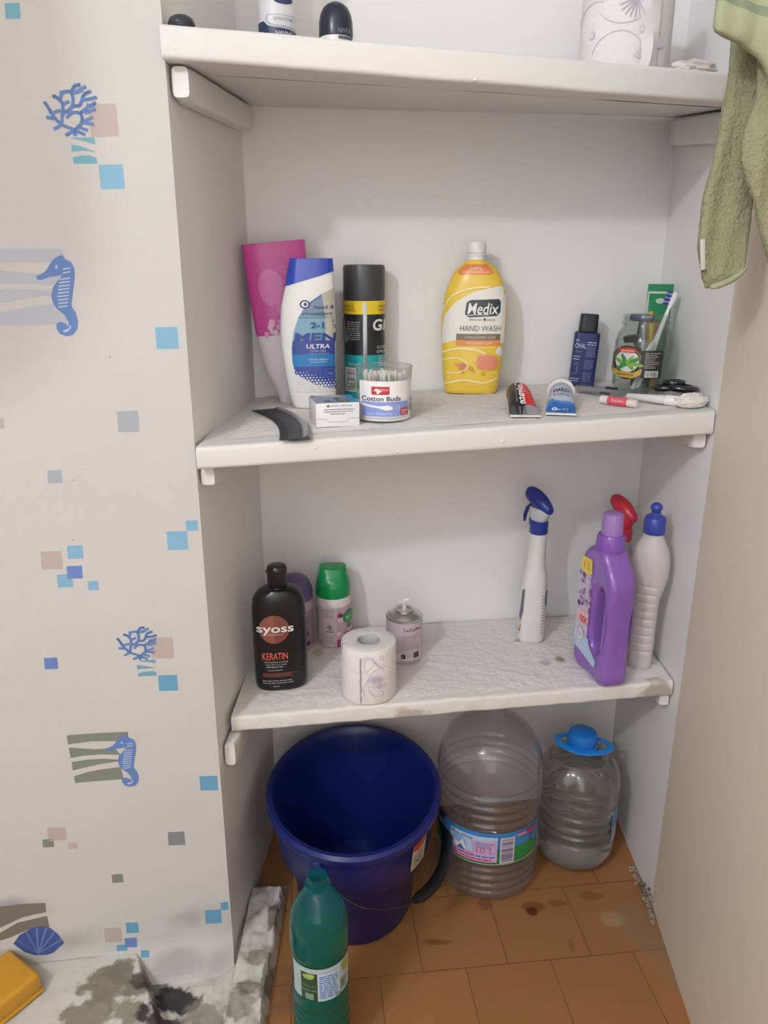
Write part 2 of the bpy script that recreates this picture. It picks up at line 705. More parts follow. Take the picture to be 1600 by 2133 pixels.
TILE = blotchy('floor_tiles', '', [
    (.30, 1.208, 0, .026, .014, .1, '6A3A1E', .6), (.292, 1.196, 0, .012, .010, .1, '4A2412', .8), (.345, 1.216, 0, .022, .010, .1, '6A3A20', .5),
    (.20, 1.21, 0, .02, .02, .1, '6A3A20', .5), (.10, 1.125, 0, .035, .008, .1, '5A3A22', .5), (.44, 1.18, 0, .03, .02, .1, 'B59A78', .5),
    (.50, 1.14, 0, .05, .10, .1, '8A7A66', .45), (.42, 1.235, 0, .025, .012, .1, '6F4A30', .5), (.35, 1.12, 0, .008, .02, .1, '5F4028', .35),
    (-.16, 1.03, 0, .05, .06, .1, '7B5A46', .6), (-.12, 1.15, 0, .05, .10, .1, '6E4E3C', .5)],
    rough=.5, bump=.12, bscale=45, nscale=16, builder=tile_colour)
mb = MB().box(-1.2, .9, -1.35, 1.7, -.06, 0, TILE)
struct(mb.build('floor', smooth=False))

# left wall: painted plaster with wallpaper on the face towards the room
mb = MB().prism([FL, BL, (BL[0], 1.62), (-1.15, 1.62), (-1.15, FL[1] - .878 * math.tan(A8))], 0, 2.5, WALLPAINT)
wall_left = struct(mb.build('wall_left', smooth=False))
mb = MB().prism([BL, BR, (BR[0], 1.62), (BL[0], 1.62)], 0, 2.5, WALLPAINT)
struct(mb.build('wall_back', smooth=False))
BEIGE = M('E2D6C4', .55, bump=.06, bscale=30, vary=.03)
mb = MB().prism([FR, (.512, .94), (.45, -.1), (.45, -1.3), (.9, -1.3), (.9, 1.62), BR], 0, 2.5, BEIGE)
mb.m[[i for i, f in enumerate(mb.f) if len(f) == 4][-1]] = mb.mi(WALLPAINT)
struct(mb.build('wall_right', smooth=False))

# the rest of the small bathroom, behind and above the camera
ROOMW = M('E8E8E8', .6)
struct(MB().box(-1.2, .9, -1.35, 1.7, 2.5, 2.55, ROOMW).build('ceiling', smooth=False))
struct(MB().box(-1.2, .9, -1.35, -1.3, 0, 2.5, ROOMW).build('wall_rear', smooth=False))
struct(MB().box(-1.2, -1.15, -1.3, .945, 0, 2.5, ROOMW).build('wall_side', smooth=False))
CASTER = M('E6E4E0', .3)  # heater-shaped body added out of view to cast the wallpaper shadow
t = thing('shadow_caster', 'added white heater-shaped tank, unseen above the frame, casting shade on the wallpaper', 'shadow caster', (-.83, .35, 1.54))
MB().lathe([(.05, .0), (.13, .012), (.185, .04), (.21, .085), (.214, .11), (.214, .66), (.20, .70), (.12, .735), (.02, .74)], CASTER, n=64).build('tank', t)
MB().tube([(-.05, .0, .01), (-.05, 0, -.05), (-.10, 0, -.07), (-.33, 0, -.07)], .008, M('B8B6B2', .3, metal=1)).build('pipe', t)
MB().box(-.34, -.19, -.03, .03, .30, .34, M('B8B6B2', .4, metal=.8)).build('bracket', t)

# wallpaper with its printed seaside motifs
def wp(s, z, off):
    base = (FL[0] + s * cos(A8), FL[1] + s * sin(A8))
    lift = 0.0
    if s > -.185:                                     # the loose corner that curls out over the ledge
        k = min(1, (s + .185) / .03)
        t = max(0, .085 - z) / .085
        lift = k * t * t * (.045 - .03 * max(0, (s + .05) / .05))
    lift += .0016 * mnoise.noise((s * 7, z * 7, 2.0)) * (1 if z < .25 else .4)
    lift += max(0, .0025 * (1 - abs(z - .045) / .02)) if s < -.185 else 0
    o = off + lift + .0022
    return (base[0] + sin(A8) * o, base[1] - cos(A8) * o, z)

PAPER = blotchy('wallpaper_sheet', 'CDCCC9', [
    (-.345, 1.05, .115, .075, .1, .055, '9A9C9A', .75), (-.36, 1.04, .045, .06, .1, .03, '8F8A84', .5), (-.30, 1.05, .03, .05, .1, .03, 'A5A4A0', .6),
    (-.62, 1.02, .185, .07, .1, .04, '8D9296', .8), (-.55, 1.03, .10, .07, .1, .03, '9C9890', .5), (-.345, 1.05, .085, .035, .1, .018, 'C4C6C2', .5)],
    rough=.6, bump=.22, bscale=120, vary=.02, edge=.9, nscale=9)
mb = MB()
S0, S1, NS, NZ = -.87, .0015, 60, 150
svals = [lerp(S0, S1, i / NS) for i in range(NS + 1)] + [-.1845, -.1855]
svals.sort()
rows = []
for j in range(NZ + 1):
    row = []
    for s in svals:
        rnd = .004 * mnoise.noise((s * 22, 3.1, 0))
        zb = .058 + rnd + .006 * (-s - .185) * 3 if s < -.185 else .004 + abs(rnd) - .0 * s
        z = lerp(zb, 2.5, (j / NZ) ** 1.9)
        row.append(wp(s, z, 0))
    rows.append(row)
mb.rings(rows, PAPER, closed=False)
paper = mb.build('wallpaper', wall_left)
INK = dict(sky=M('84B4D0', .6), skyd=M('6AA2C4', .6), teal=M('74AEBE', .6), tealg=M('72A6B8', .6), taupe=M('BDAEA8', .6), grey=M('A9AFB5', .6), blue=M('6C86C4', .6),
           silver=M('B9BEC8', .6), slate=M('82887F', .6), sslate=M('868A8E', .6), umber=M('7A756C', .6), sea=M('6484BE', .6), seal=M('B4C2DC', .6), sea2=M('465C9A', .6), seal2=M('7486B8', .6))
MOTIF=[('teal',[(-0.1782,1.504),(-0.1616,1.5051),(-0.1624,1.489),(-0.1791,1.4878)]),
('taupe',[(-0.0958,1.3993),(-0.0622,1.4007),(-0.062,1.3637),(-0.096,1.3624)]),
('sky',[(-0.0906,1.3302),(-0.0611,1.3312),(-0.061,1.3027),(-0.0907,1.3018)]),
('teal',[(-0.1214,1.3608),(-0.0925,1.3616),(-0.0916,1.3535),(-0.1007,1.3562),(-0.1125,1.3588)]),
('teal',[(-0.1208,1.3529),(-0.1103,1.3517),(-0.0913,1.3445),(-0.1018,1.346),(-0.111,1.3459),(-0.121,1.3447)]),
('teal',[(-0.121,1.3381),(-0.1116,1.3406),(-0.0994,1.3408),(-0.092,1.3382),(-0.092,1.3316),(-0.1204,1.3309)]),
('sky',[(-0.039,1.1292),(-0.0096,1.1297),(-0.0096,1.1004),(-0.0393,1.1)]),
('grey',[(-0.1008,1.0161),(-0.0721,1.0162),(-0.0726,0.9865),(-0.1016,0.9866)]),
('grey',[(-0.2031,0.9346),(-0.1841,0.9347),(-0.185,0.9162),(-0.2041,0.9161)]),
('taupe',[(-0.267,1.01),(-0.2505,1.0104),(-0.2515,0.9964),(-0.268,0.9961)]),
('sky',[(-0.02,0.8521),(-0.0025,0.8522),(-0.0025,0.836),(-0.02,0.836)]),
('sky',[(-0.0485,0.8365),(-0.0195,0.836),(-0.0196,0.8069),(-0.0488,0.8075)]),
('taupe',[(-0.228,0.8147),(-0.1989,0.814),(-0.2003,0.7859),(-0.2297,0.7867)]),
('sky',[(-0.1904,0.8216),(-0.1689,0.8214),(-0.1698,0.8008),(-0.1914,0.801)]),
('sky',[(-0.2099,0.7776),(-0.1882,0.7772),(-0.1892,0.7566),(-0.211,0.757)]),
('blue',[(-0.1948,0.7899),(-0.1736,0.7896),(-0.1745,0.7696),(-0.1958,0.7699)]),
('sky',[(-0.1679,0.7643),(-0.1533,0.7644),(-0.1539,0.7498),(-0.1685,0.7498)]),
('blue',[(-0.2453,0.6435),(-0.2262,0.643),(-0.2273,0.6239),(-0.2465,0.6244)]),
('taupe',[(-0.0871,0.6666),(-0.0539,0.6652),(-0.0543,0.629),(-0.0878,0.6306)]),
('skyd',[(-0.0815,0.6009),(-0.0527,0.5996),(-0.053,0.572),(-0.082,0.5734)]),
('skyd',[(-0.0319,0.4099),(-0.0036,0.4081),(-0.0036,0.3798),(-0.0321,0.3817)]),
('tealg',[(-0.111,0.6288),(-0.083,0.6287),(-0.0827,0.6222),(-0.0963,0.6252)]),
('tealg',[(-0.1113,0.6214),(-0.099,0.6187),(-0.0825,0.6141),(-0.1016,0.6141),(-0.1114,0.6134)]),
('tealg',[(-0.1115,0.6058),(-0.1021,0.6089),(-0.0891,0.6091),(-0.0831,0.6074),(-0.0833,0.6005),(-0.1115,0.6013)]),
('silver',[(-0.2309,1.2297),(-0.1466,1.2298),(-0.147,1.2214),(-0.1624,1.2134),(-0.2086,1.2137),(-0.2264,1.2125),(-0.2336,1.2114)]),
('silver',[(-0.2348,1.2036),(-0.2173,1.2022),(-0.1999,1.2),(-0.175,1.1991),(-0.1537,1.1963),(-0.1587,1.1855),(-0.166,1.1846),(-0.2034,1.1869),(-0.2303,1.1861),(-0.2374,1.1857)]),
('silver',[(-0.2385,1.1782),(-0.217,1.1795),(-0.1956,1.1791),(-0.1671,1.1764),(-0.1659,1.1709),(-0.1786,1.171),(-0.2006,1.1684),(-0.2191,1.1643),(-0.2411,1.1604)]),
('silver',[(-0.2429,1.1485),(-0.2133,1.1544),(-0.1894,1.1579),(-0.1653,1.1612),(-0.1504,1.1487),(-0.15,1.1375),(-0.1669,1.1343),(-0.2016,1.1339),(-0.2451,1.1336)]),
('slate',[(-0.2291,0.5064),(-0.1823,0.5062),(-0.1362,0.5043),(-0.1367,0.4887),(-0.1533,0.4889),(-0.1926,0.4921),(-0.2169,0.4905),(-0.2292,0.4895)]),
('slate',[(-0.2286,0.4842),(-0.2115,0.4809),(-0.1899,0.4772),(-0.1591,0.4761),(-0.1515,0.4632),(-0.1822,0.4668),(-0.2087,0.4667),(-0.2283,0.4644)]),
('slate',[(-0.2275,0.4568),(-0.2052,0.4589),(-0.1787,0.4584),(-0.1546,0.4541),(-0.1549,0.4514),(-0.1842,0.4489),(-0.209,0.4446),(-0.2276,0.4411)]),
('slate',[(-0.2271,0.4302),(-0.2033,0.4364),(-0.1808,0.439),(-0.1538,0.4404),(-0.1517,0.4168),(-0.1831,0.4173),(-0.2099,0.4174),(-0.2269,0.4173)]),
('sea',[(-0.1478,1.2223),(-0.1449,1.217),(-0.1381,1.2134),(-0.1353,1.2071),(-0.1351,1.1981),(-0.1378,1.1854),(-0.1414,1.1708),(-0.1442,1.1579),(-0.1394,1.1486),(-0.138,1.1374),(-0.14,1.128),(-0.1464,1.1206),(-0.155,1.1188),(-0.1629,1.1217),(-0.1662,1.1283),(-0.1656,1.1358),(-0.1601,1.1376),(-0.1539,1.1353),(-0.1507,1.131),(-0.1503,1.1375),(-0.1543,1.1469),(-0.1626,1.1544),(-0.1667,1.1618),(-0.1678,1.1709),(-0.1642,1.1819),(-0.1562,1.1909),(-0.1509,1.1972),(-0.1573,1.1963),(-0.1684,1.1946),(-0.176,1.1913),(-0.1823,1.1914),(-0.184,1.1955),(-0.1788,1.1973),(-0.171,1.2018),(-0.1656,1.2089),(-0.1602,1.2161),(-0.1544,1.2196)]),
('sea',[(-0.1391,0.4995),(-0.1361,0.4941),(-0.1295,0.4901),(-0.1266,0.4838),(-0.1262,0.4752),(-0.1286,0.4633),(-0.1317,0.4497),(-0.1341,0.4377),(-0.1292,0.4284),(-0.1276,0.4176),(-0.1293,0.4089),(-0.1353,0.4024),(-0.1435,0.4015),(-0.1512,0.405),(-0.1544,0.4116),(-0.1541,0.4186),(-0.1488,0.4198),(-0.1428,0.4171),(-0.1397,0.4127),(-0.1394,0.4189),(-0.1435,0.4281),(-0.1516,0.436),(-0.1558,0.4434),(-0.157,0.4522),(-0.1539,0.4623),(-0.1464,0.4702),(-0.1414,0.4758),(-0.1476,0.4755),(-0.1582,0.4748),(-0.1655,0.4725),(-0.1715,0.473),(-0.1733,0.4772),(-0.1683,0.4784),(-0.161,0.482),(-0.1559,0.4883),(-0.1509,0.4947),(-0.1454,0.4976)]),
('seal',[(-0.149,1.2053),(-0.1391,1.2068),(-0.1397,1.205),(-0.1493,1.2032)]),
('seal',[(-0.1398,0.4834),(-0.1303,0.4838),(-0.1308,0.4822),(-0.14,0.4813)]),
('seal',[(-0.1496,1.2007),(-0.1395,1.2021),(-0.1402,1.2003),(-0.1498,1.1985)]),
('seal',[(-0.1403,0.479),(-0.1305,0.4794),(-0.1312,0.4777),(-0.1405,0.4769)]),
('seal',[(-0.1547,1.1927),(-0.141,1.1941),(-0.1415,1.1923),(-0.155,1.1906)]),
('seal',[(-0.145,0.4718),(-0.1318,0.4719),(-0.1323,0.4703),(-0.1452,0.4698)]),
('seal',[(-0.1558,1.1884),(-0.1418,1.1898),(-0.1424,1.188),(-0.1561,1.1862)]),
('seal',[(-0.1459,0.4678),(-0.1325,0.4679),(-0.1331,0.4662),(-0.1461,0.4657)]),
('seal',[(-0.1569,1.184),(-0.1427,1.1854),(-0.1433,1.1836),(-0.1571,1.1819)]),
('seal',[(-0.1469,0.4637),(-0.1333,0.4638),(-0.1338,0.4621),(-0.1471,0.4617)]),
('seal',[(-0.158,1.1797),(-0.1436,1.1811),(-0.1442,1.1792),(-0.1582,1.1775)]),
('seal',[(-0.1478,0.4597),(-0.134,0.4597),(-0.1346,0.458),(-0.148,0.4576)]),
('seal',[(-0.159,1.1753),(-0.1445,1.1767),(-0.1451,1.1749),(-0.1593,1.1731)]),
('seal',[(-0.1487,0.4556),(-0.1348,0.4556),(-0.1353,0.4539),(-0.149,0.4535)]),
('seal',[(-0.1601,1.1709),(-0.1454,1.1723),(-0.146,1.1705),(-0.1604,1.1687)]),
('seal',[(-0.1497,0.4515),(-0.1356,0.4515),(-0.1361,0.4498),(-0.1499,0.4494)]),
('seal',[(-0.1601,1.1665),(-0.1463,1.1679),(-0.1469,1.1661),(-0.1604,1.1643)]),
('seal',[(-0.1496,0.4473),(-0.1363,0.4474),(-0.1368,0.4457),(-0.1498,0.4452)]),
('seal',[(-0.1601,1.1621),(-0.1472,1.1635),(-0.1478,1.1616),(-0.1604,1.1599)]),
('seal',[(-0.1495,0.4431),(-0.1371,0.4433),(-0.1376,0.4416),(-0.1497,0.441)]),
('seal',[(-0.1601,1.1577),(-0.1481,1.1591),(-0.1487,1.1572),(-0.1604,1.1555)]),
('seal',[(-0.1494,0.4389),(-0.1378,0.4391),(-0.1383,0.4374),(-0.1496,0.4368)]),
('seal',[(-0.1585,1.2086),(-0.1553,1.2098),(-0.1547,1.2057),(-0.1581,1.2044)]),
('seal',[(-0.1491,0.4873),(-0.146,0.4882),(-0.1453,0.4842),(-0.1486,0.4834)]),
('seal',[(-0.1587,1.1263),(-0.151,1.1291),(-0.1482,1.1338),(-0.1471,1.1309),(-0.1514,1.1253),(-0.1572,1.1235)]),
('seal',[(-0.1472,0.409),(-0.1399,0.4109),(-0.1373,0.4151),(-0.1361,0.4123),(-0.1402,0.4074),(-0.1457,0.4062)]),
('taupe',[(-0.2802,0.3365),(-0.2514,0.3346),(-0.2529,0.3088),(-0.2819,0.3108)]),
('slate',[(-0.2903,0.3145),(-0.2729,0.3139),(-0.2739,0.2979),(-0.2914,0.2986)]),
('taupe',[(-0.252,0.3035),(-0.2373,0.3032),(-0.238,0.2898),(-0.2527,0.2901)]),
('sslate',[(-0.0916,0.3053),(-0.0644,0.3036),(-0.0647,0.2765),(-0.0922,0.2784)]),
('slate',[(-0.1897,0.2308),(-0.1716,0.23),(-0.1722,0.2124),(-0.1904,0.2133)]),
('skyd',[(-0.0425,0.1337),(-0.0151,0.1315),(-0.0152,0.1011),(-0.0428,0.1035)]),
('skyd',[(-0.0151,0.1467),(-0.002,0.1465),(-0.0019,0.1296),(-0.0151,0.1298)]),
('taupe',[(-0.2142,0.1191),(-0.1862,0.1161),(-0.1875,0.0846),(-0.2156,0.0877)]),
('skyd',[(-0.1773,0.1248),(-0.1568,0.123),(-0.1575,0.0999),(-0.1782,0.1018)]),
('skyd',[(-0.1977,0.0788),(-0.1799,0.0773),(-0.1805,0.0637),(-0.1983,0.0653)]),
('blue',[(-0.1828,0.0913),(-0.1629,0.0895),(-0.1636,0.0697),(-0.1836,0.0716)]),
('skyd',[(-0.1573,0.0631),(-0.1436,0.0621),(-0.1439,0.0504),(-0.1577,0.0514)]),
('umber',[(-0.3869,0.1878),(-0.3395,0.1883),(-0.3026,0.1851),(-0.3036,0.1663),(-0.3402,0.1615),(-0.3815,0.1435),(-0.3941,0.1393)]),
('umber',[(-0.3869,0.1878),(-0.3577,0.1857),(-0.3767,0.1765),(-0.3892,0.1724)]),
('umber',[(-0.3961,0.1255),(-0.3506,0.151),(-0.3031,0.1582),(-0.3022,0.134),(-0.338,0.1331),(-0.3668,0.1212),(-0.3978,0.1136)]),
('sea2',[(-0.3644,0.1072),(-0.3517,0.1246),(-0.3319,0.1354),(-0.3152,0.1376),(-0.3015,0.1331),(-0.2909,0.1184),(-0.2828,0.0972),(-0.3021,0.0788),(-0.3129,0.0754),(-0.3334,0.0774),(-0.3487,0.0868)]),
('seal2',[(-0.329,0.0801),(-0.3581,0.1159),(-0.3554,0.1144),(-0.3266,0.0792)]),
('seal2',[(-0.329,0.0801),(-0.3416,0.1313),(-0.339,0.1298),(-0.3266,0.0792)]),
('seal2',[(-0.329,0.0801),(-0.3236,0.1363),(-0.3209,0.1348),(-0.3266,0.0792)]),
('seal2',[(-0.329,0.0801),(-0.3084,0.1347),(-0.3058,0.1332),(-0.3266,0.0792)]),
('seal2',[(-0.329,0.0801),(-0.2963,0.1247),(-0.2936,0.1232),(-0.3266,0.0792)]),
('seal2',[(-0.329,0.0801),(-0.2872,0.1068),(-0.2845,0.1052),(-0.3266,0.0792)])]
CORAL=[('sea',[(-0.1054,0.6312),(-0.1049,0.6366),(-0.1193,0.6439),(-0.1278,0.6543),(-0.1323,0.6632),(-0.1353,0.6683)],0.0025),
('sea',[(-0.1193,0.6434),(-0.1272,0.6395)],0.0025),
('sea',[(-0.1265,0.6506),(-0.1344,0.6524)],0.0025),
('sea',[(-0.1193,0.6439),(-0.1157,0.6645),(-0.1217,0.673),(-0.1254,0.6742)],0.0025),
('sea',[(-0.1157,0.6645),(-0.109,0.6677)],0.0025),
('sea',[(-0.1199,0.6587),(-0.1258,0.6571)],0.0025),
('sea',[(-0.1175,0.6548),(-0.1053,0.6625),(-0.1054,0.6772),(-0.117,0.6775)],0.0025),
('sea',[(-0.1054,0.6772),(-0.1005,0.6836),(-0.0951,0.6842)],0.0025),
('sea',[(-0.1044,0.6756),(-0.0889,0.6819)],0.0025),
('sea',[(-0.1053,0.6625),(-0.0966,0.6631),(-0.0914,0.6733),(-0.0839,0.6766)],0.0025),
('sea',[(-0.0941,0.6678),(-0.0859,0.6685),(-0.078,0.6699)],0.0025),
('sea',[(-0.1049,0.6366),(-0.0963,0.6441),(-0.0975,0.6541),(-0.1106,0.656)],0.0025),
('sea',[(-0.0963,0.6441),(-0.0842,0.6487)],0.0025),
('sea',[(-0.0975,0.6541),(-0.0888,0.6594),(-0.0794,0.6641)],0.0025),
('sea',[(-0.0963,0.6441),(-0.0836,0.6412)],0.0025),
('sea',[(-0.115,0.6321),(-0.105,0.6354),(-0.0947,0.6311)],0.0025),
('sea',[(-0.1122,0.6507),(-0.1075,0.6548)],0.0025),
('sea',[(-0.1014,0.64),(-0.091,0.6353)],0.0025),
('sea',[(-0.0915,0.6541),(-0.0805,0.657)],0.0025),
('sea',[(-0.1177,0.6707),(-0.1162,0.6755)],0.0025),
('sea',[(-0.1297,0.6569),(-0.1304,0.6607)],0.0025),
('sea',[(-0.099,0.6767),(-0.0935,0.6783)],0.0025),
('sea',[(-0.0886,0.6625),(-0.0812,0.6603)],0.0025),
('sea',[(-0.1153,1.3638),(-0.1146,1.3695),(-0.1299,1.3757),(-0.1388,1.3857),(-0.1433,1.3945),(-0.1465,1.3995)],0.0025),
('sea',[(-0.1299,1.3751),(-0.1385,1.3703)],0.0025),
('sea',[(-0.1375,1.3819),(-0.1459,1.383)],0.0025),
('sea',[(-0.1299,1.3757),(-0.1256,1.3974),(-0.1318,1.4056),(-0.1357,1.4065)],0.0025),
('sea',[(-0.1256,1.3974),(-0.1183,1.4014)],0.0025),
('sea',[(-0.1302,1.391),(-0.1366,1.3888)],0.0025),
('sea',[(-0.1278,1.3872),(-0.1144,1.3964),(-0.1142,1.4116),(-0.1267,1.4108)],0.0025),
('sea',[(-0.1142,1.4116),(-0.1088,1.4188),(-0.1031,1.42)],0.0025),
('sea',[(-0.1132,1.4101),(-0.0965,1.4181)],0.0025),
('sea',[(-0.1144,1.3964),(-0.1052,1.3979),(-0.0994,1.409),(-0.0912,1.4132)],0.0025),
('sea',[(-0.1023,1.4031),(-0.0935,1.4046),(-0.0851,1.4068)],0.0025),
('sea',[(-0.1146,1.3695),(-0.1052,1.3783),(-0.1063,1.3885),(-0.1203,1.3892)],0.0025),
('sea',[(-0.1052,1.3783),(-0.0921,1.3842)],0.0025),
('sea',[(-0.1063,1.3885),(-0.0969,1.3948),(-0.0867,1.4007)],0.0025),
('sea',[(-0.1052,1.3783),(-0.0916,1.3765)],0.0025),
('sea',[(-0.1256,1.3639),(-0.1148,1.3682),(-0.1037,1.3648)],0.0025),
('sea',[(-0.1221,1.3835),(-0.117,1.3882)],0.0025),
('sea',[(-0.1108,1.3735),(-0.0997,1.3696)],0.0025),
('sea',[(-0.0998,1.3892),(-0.0879,1.3933)],0.0025),
('sea',[(-0.1275,1.4037),(-0.1258,1.4088)],0.0025),
('sea',[(-0.1408,1.3882),(-0.1414,1.392)],0.0025),
('sea',[(-0.1074,1.4118),(-0.1015,1.414)],0.0025),
('sea',[(-0.0965,1.3982),(-0.0887,1.3966)],0.0025)]

D = Decal(wp, 0, 0, 1, -1, cell=.03, off=.0003)
for col_, pts in MOTIF:
    D.layer = {'sea': 3, 'sea2': 3, 'seal': 5, 'seal2': 5, 'blue': 1}.get(col_, 0)
    D.poly(pts, INK[col_], up=False)
D.layer = 4
for col_, pts, w_ in CORAL:
    D.stroke(pts, w_ * 1.45, INK[col_], up=False, smooth=True)
for s_, z_ in [(-.17, .92), (-.102, 1.09), (-.18, .83), (-.06, .63), (-.24, 1.3)]:
    D.ell(s_, z_, .0016, .0012, M('B7A48C', .7), n=8)
D.mb.build('printed_motifs', wall_left, sharp=60)

# crumbling plaster ledge along the foot of the left wall and into the niche
LEDGE = blotchy('peeling_ledge', 'CFCCC4', [
    (-.47, .985, .05, .045, .045, .1, '85806F', .95), (-.45, 1.01, .05, .03, .03, .1, '7F7A6B', .95), (-.41, .985, .05, .03, .03, .1, '827D6E', .9),
    (-.48, .93, .05, .05, .04, .1, '878270', .9), (-.42, .94, .05, .03, .03, .1, '8B8676', .9), (-.39, .90, .05, .05, .05, .1, '8E8B7C', .7),
    (-.40, 1.01, .04, .035, .035, .1, '3A373A', .7), (-.36, .99, .02, .05, .035, .1, '2A282E', .95), (-.35, .94, .02, .05, .04, .1, '38323A', .9), (-.30, .95, .02, .05, .05, .1, '8C857A', .8),
    (-.23, 1.06, .03, .02, .02, .1, '8D8578', .8), (-.21, 1.15, .04, .012, .04, .1, '7A7063', .9), (-.205, 1.02, .03, .01, .05, .1, '6E6759', .8), (-.23, 1.00, .03, .03, .02, .1, '77705F', .7), (-.24, .97, .03, .03, .03, .1, '8A8475', .7)],
    rough=.85, bump=.35, bscale=70, edge=.35, nscale=34)
def ledge_h(x, y):
    n = mnoise.noise((x * 30, y * 30, 0)) * .006 + mnoise.noise((x * 90, y * 90, 5)) * .0025
    xe = -.435 + (1.048 - y) * .56                    # slanting edge of the painted step
    h = .012 + n
    if x > -.262:
        h = .034 + n * 1.3
    h = lerp(.058 + n * .35, h, min(1, max(0, (x - xe) / .016)))
    edge = -.197 + .006 * mnoise.noise((y * 25, 1, 1)) + .003 * mnoise.noise((y * 80, 4, 1))
    if x > edge:
        return -.006
    h *= min(1, max(0, (edge - x) / .007)) ** .6
    h *= min(1, max(0, (1.255 - y) / .03)) if x > -.268 else 1
    return max(h, -.004)
mb = MB()
NX, NY = 260, 110
mb.rings([[(lerp(-.87, -.19, i / NX), lerp(.70, 1.26, j / NY), ledge_h(lerp(-.87, -.19, i / NX), lerp(.70, 1.26, j / NY))) for i in range(NX + 1)] for j in range(NY + 1)], LEDGE, closed=False)
struct(mb.build('trim_1', sharp=50))

# broken plaster at the foot of the right corner
RUB = blotchy('rubble', '9D9282', [(.515, 1.25, .02, .02, .02, .02, '5A4A3A', .8), (.52, 1.22, .03, .015, .02, .015, '4A3A2C', .8)], rough=.9, bump=.8, bscale=90, nscale=40)
mb = MB()
rr = random.Random(8)
for k in range(70):
    t = rr.random()
    y = lerp(1.165, 1.31, t)
    x = xright(y) - .004 - .012 * rr.random() if y > 1.215 else .53 - (1.215 - y) * .07 - .004 - .006 * rr.random()
    r = rr.uniform(.0012, .0045)
    mb.ball((x, y, r * .6 + (.03 * rr.random() ** 2 if 1.2 < y < 1.26 else 0)), (r, r * rr.uniform(.6, 1.2), r * rr.uniform(.5, 1)), RUB, n=8)
o = mb.build('plaster_rubble')
tag(o, 'crumbled plaster bits at the foot of the right corner of the niche', 'rubble', kind='stuff')

# ================================================================== shelves
def board(name, label, xs, yf, yb, zt, zb, mat, seed, bev=.006, rough_front=0.0, dents=()):
    mb = MB()
    rings = []
    N = 64
    for i in range(N + 1):
        x = lerp(xs[0], xs[1], i / N)
        f0, b0 = yf(x), yb(x)
        w1 = .0012 * mnoise.noise((x * 9, seed, 0)) + rough_front * mnoise.noise((x * 30, seed, 1))
        w2 = .0012 * mnoise.noise((x * 11, seed, 3)) + rough_front * mnoise.noise((x * 45, seed, 7))
        t, b_ = zt(x, f0) + w2 * .6, zb(x, f0) - w1 * .8
        r = bev
        ring = []
        for k in range(5):
            a = math.radians(180 - 22.5 * k)
            ring.append((x, f0 + r + r * cos(a) + w1, t - r + r * sin(a)))
        ring.append((x, lerp(f0, b0, .5), zt(x, lerp(f0, b0, .5))))
        ring.append((x, b0, zt(x, b0)))
        ring.append((x, b0, zb(x, b0)))
        ring.append((x, lerp(f0, b0, .5), zb(x, lerp(f0, b0, .5))))
        for k in range(5):
            a = math.radians(270 - 22.5 * k)
            ring.append((x, f0 + r + r * cos(a) + w2, b_ + r + r * sin(a)))
        rings.append(ring)
    mb.rings(rings, mat)
    for x, q, r in dents:                             # blobs of paint and filled nail holes on the front edge
        mb.ball((x, yf(x) + .0012, lerp(zb(x, yf(x)), zt(x, yf(x)), q)), (r, .0022, r * .8), mat, n=12)
    o = mb.build(name, sharp=50)
    return tag(o, label, 'shelf', 'white painted shelves in the niche')

def zbot3(x, y):
    q = (x + .27) / .8
    return 1.449 - .0303 * (x + .275) + lerp(.046, .115, q) * (y - (1.057 + .191 * (x + .273)))

board('shelf_board', 'thick white painted shelf at the top, holding shaving gel and toilet paper', (-.270, .529), lambda x: 1.057 + .191 * (x + .273), lambda x: yback(x) - .003,
      ztop, zbot3, PAINT, 1, dents=((-.255, .3, .0035), (.12, .1, .003), (.47, .45, .003)))
board('shelf_board', 'middle white painted shelf crowded with shampoo, toothpaste and a glass jar', (-.2655, .5285), lambda x: 1.056 + .198 * (x + .272), lambda x: yback(x) - .003,
      z2, lambda x, y: z2(x, y) - .033 - .006 * (x + .272), PAINT, 2, dents=((-.10, .62, .004), (.18, .35, .0045), (.30, .55, .003), (.02, .2, .003)))
SEAM = M('6E6A64', .8)
mb = MB().tube([(lerp(-.23, .525, k / 20), 1.16 + .15 * (lerp(-.23, .525, k / 20) + .25), zbot3(lerp(-.23, .525, k / 20), 1.16 + .15 * (lerp(-.23, .525, k / 20) + .25))) for k in range(21)], [.0002] + [.0006] * 14 + [.0013] * 5 + [.0004], SEAM, n=8)
mb.build('plank_seam', [o for o in COL.objects if o.name == 'shelf_board'][0])
CHIP = blotchy('chipped_board', 'E2DFDA', [(.05, 1.16, .46, .05, .03, .02, 'B3AB9C', .8), (.50, 1.24, .46, .05, .03, .03, 'A79C8B', .8)], rough=.6, bump=.6, bscale=60, nscale=25)
board('shelf_board', 'lowest shelf with a chipped edge above the blue bucket', (-.258, .529), lambda x: 1.127 + .146 * (x + .251), lambda x: yback(x) - .003,
      z1, lambda x, y: z1(x, y) - .030, CHIP, 3, rough_front=.0022)
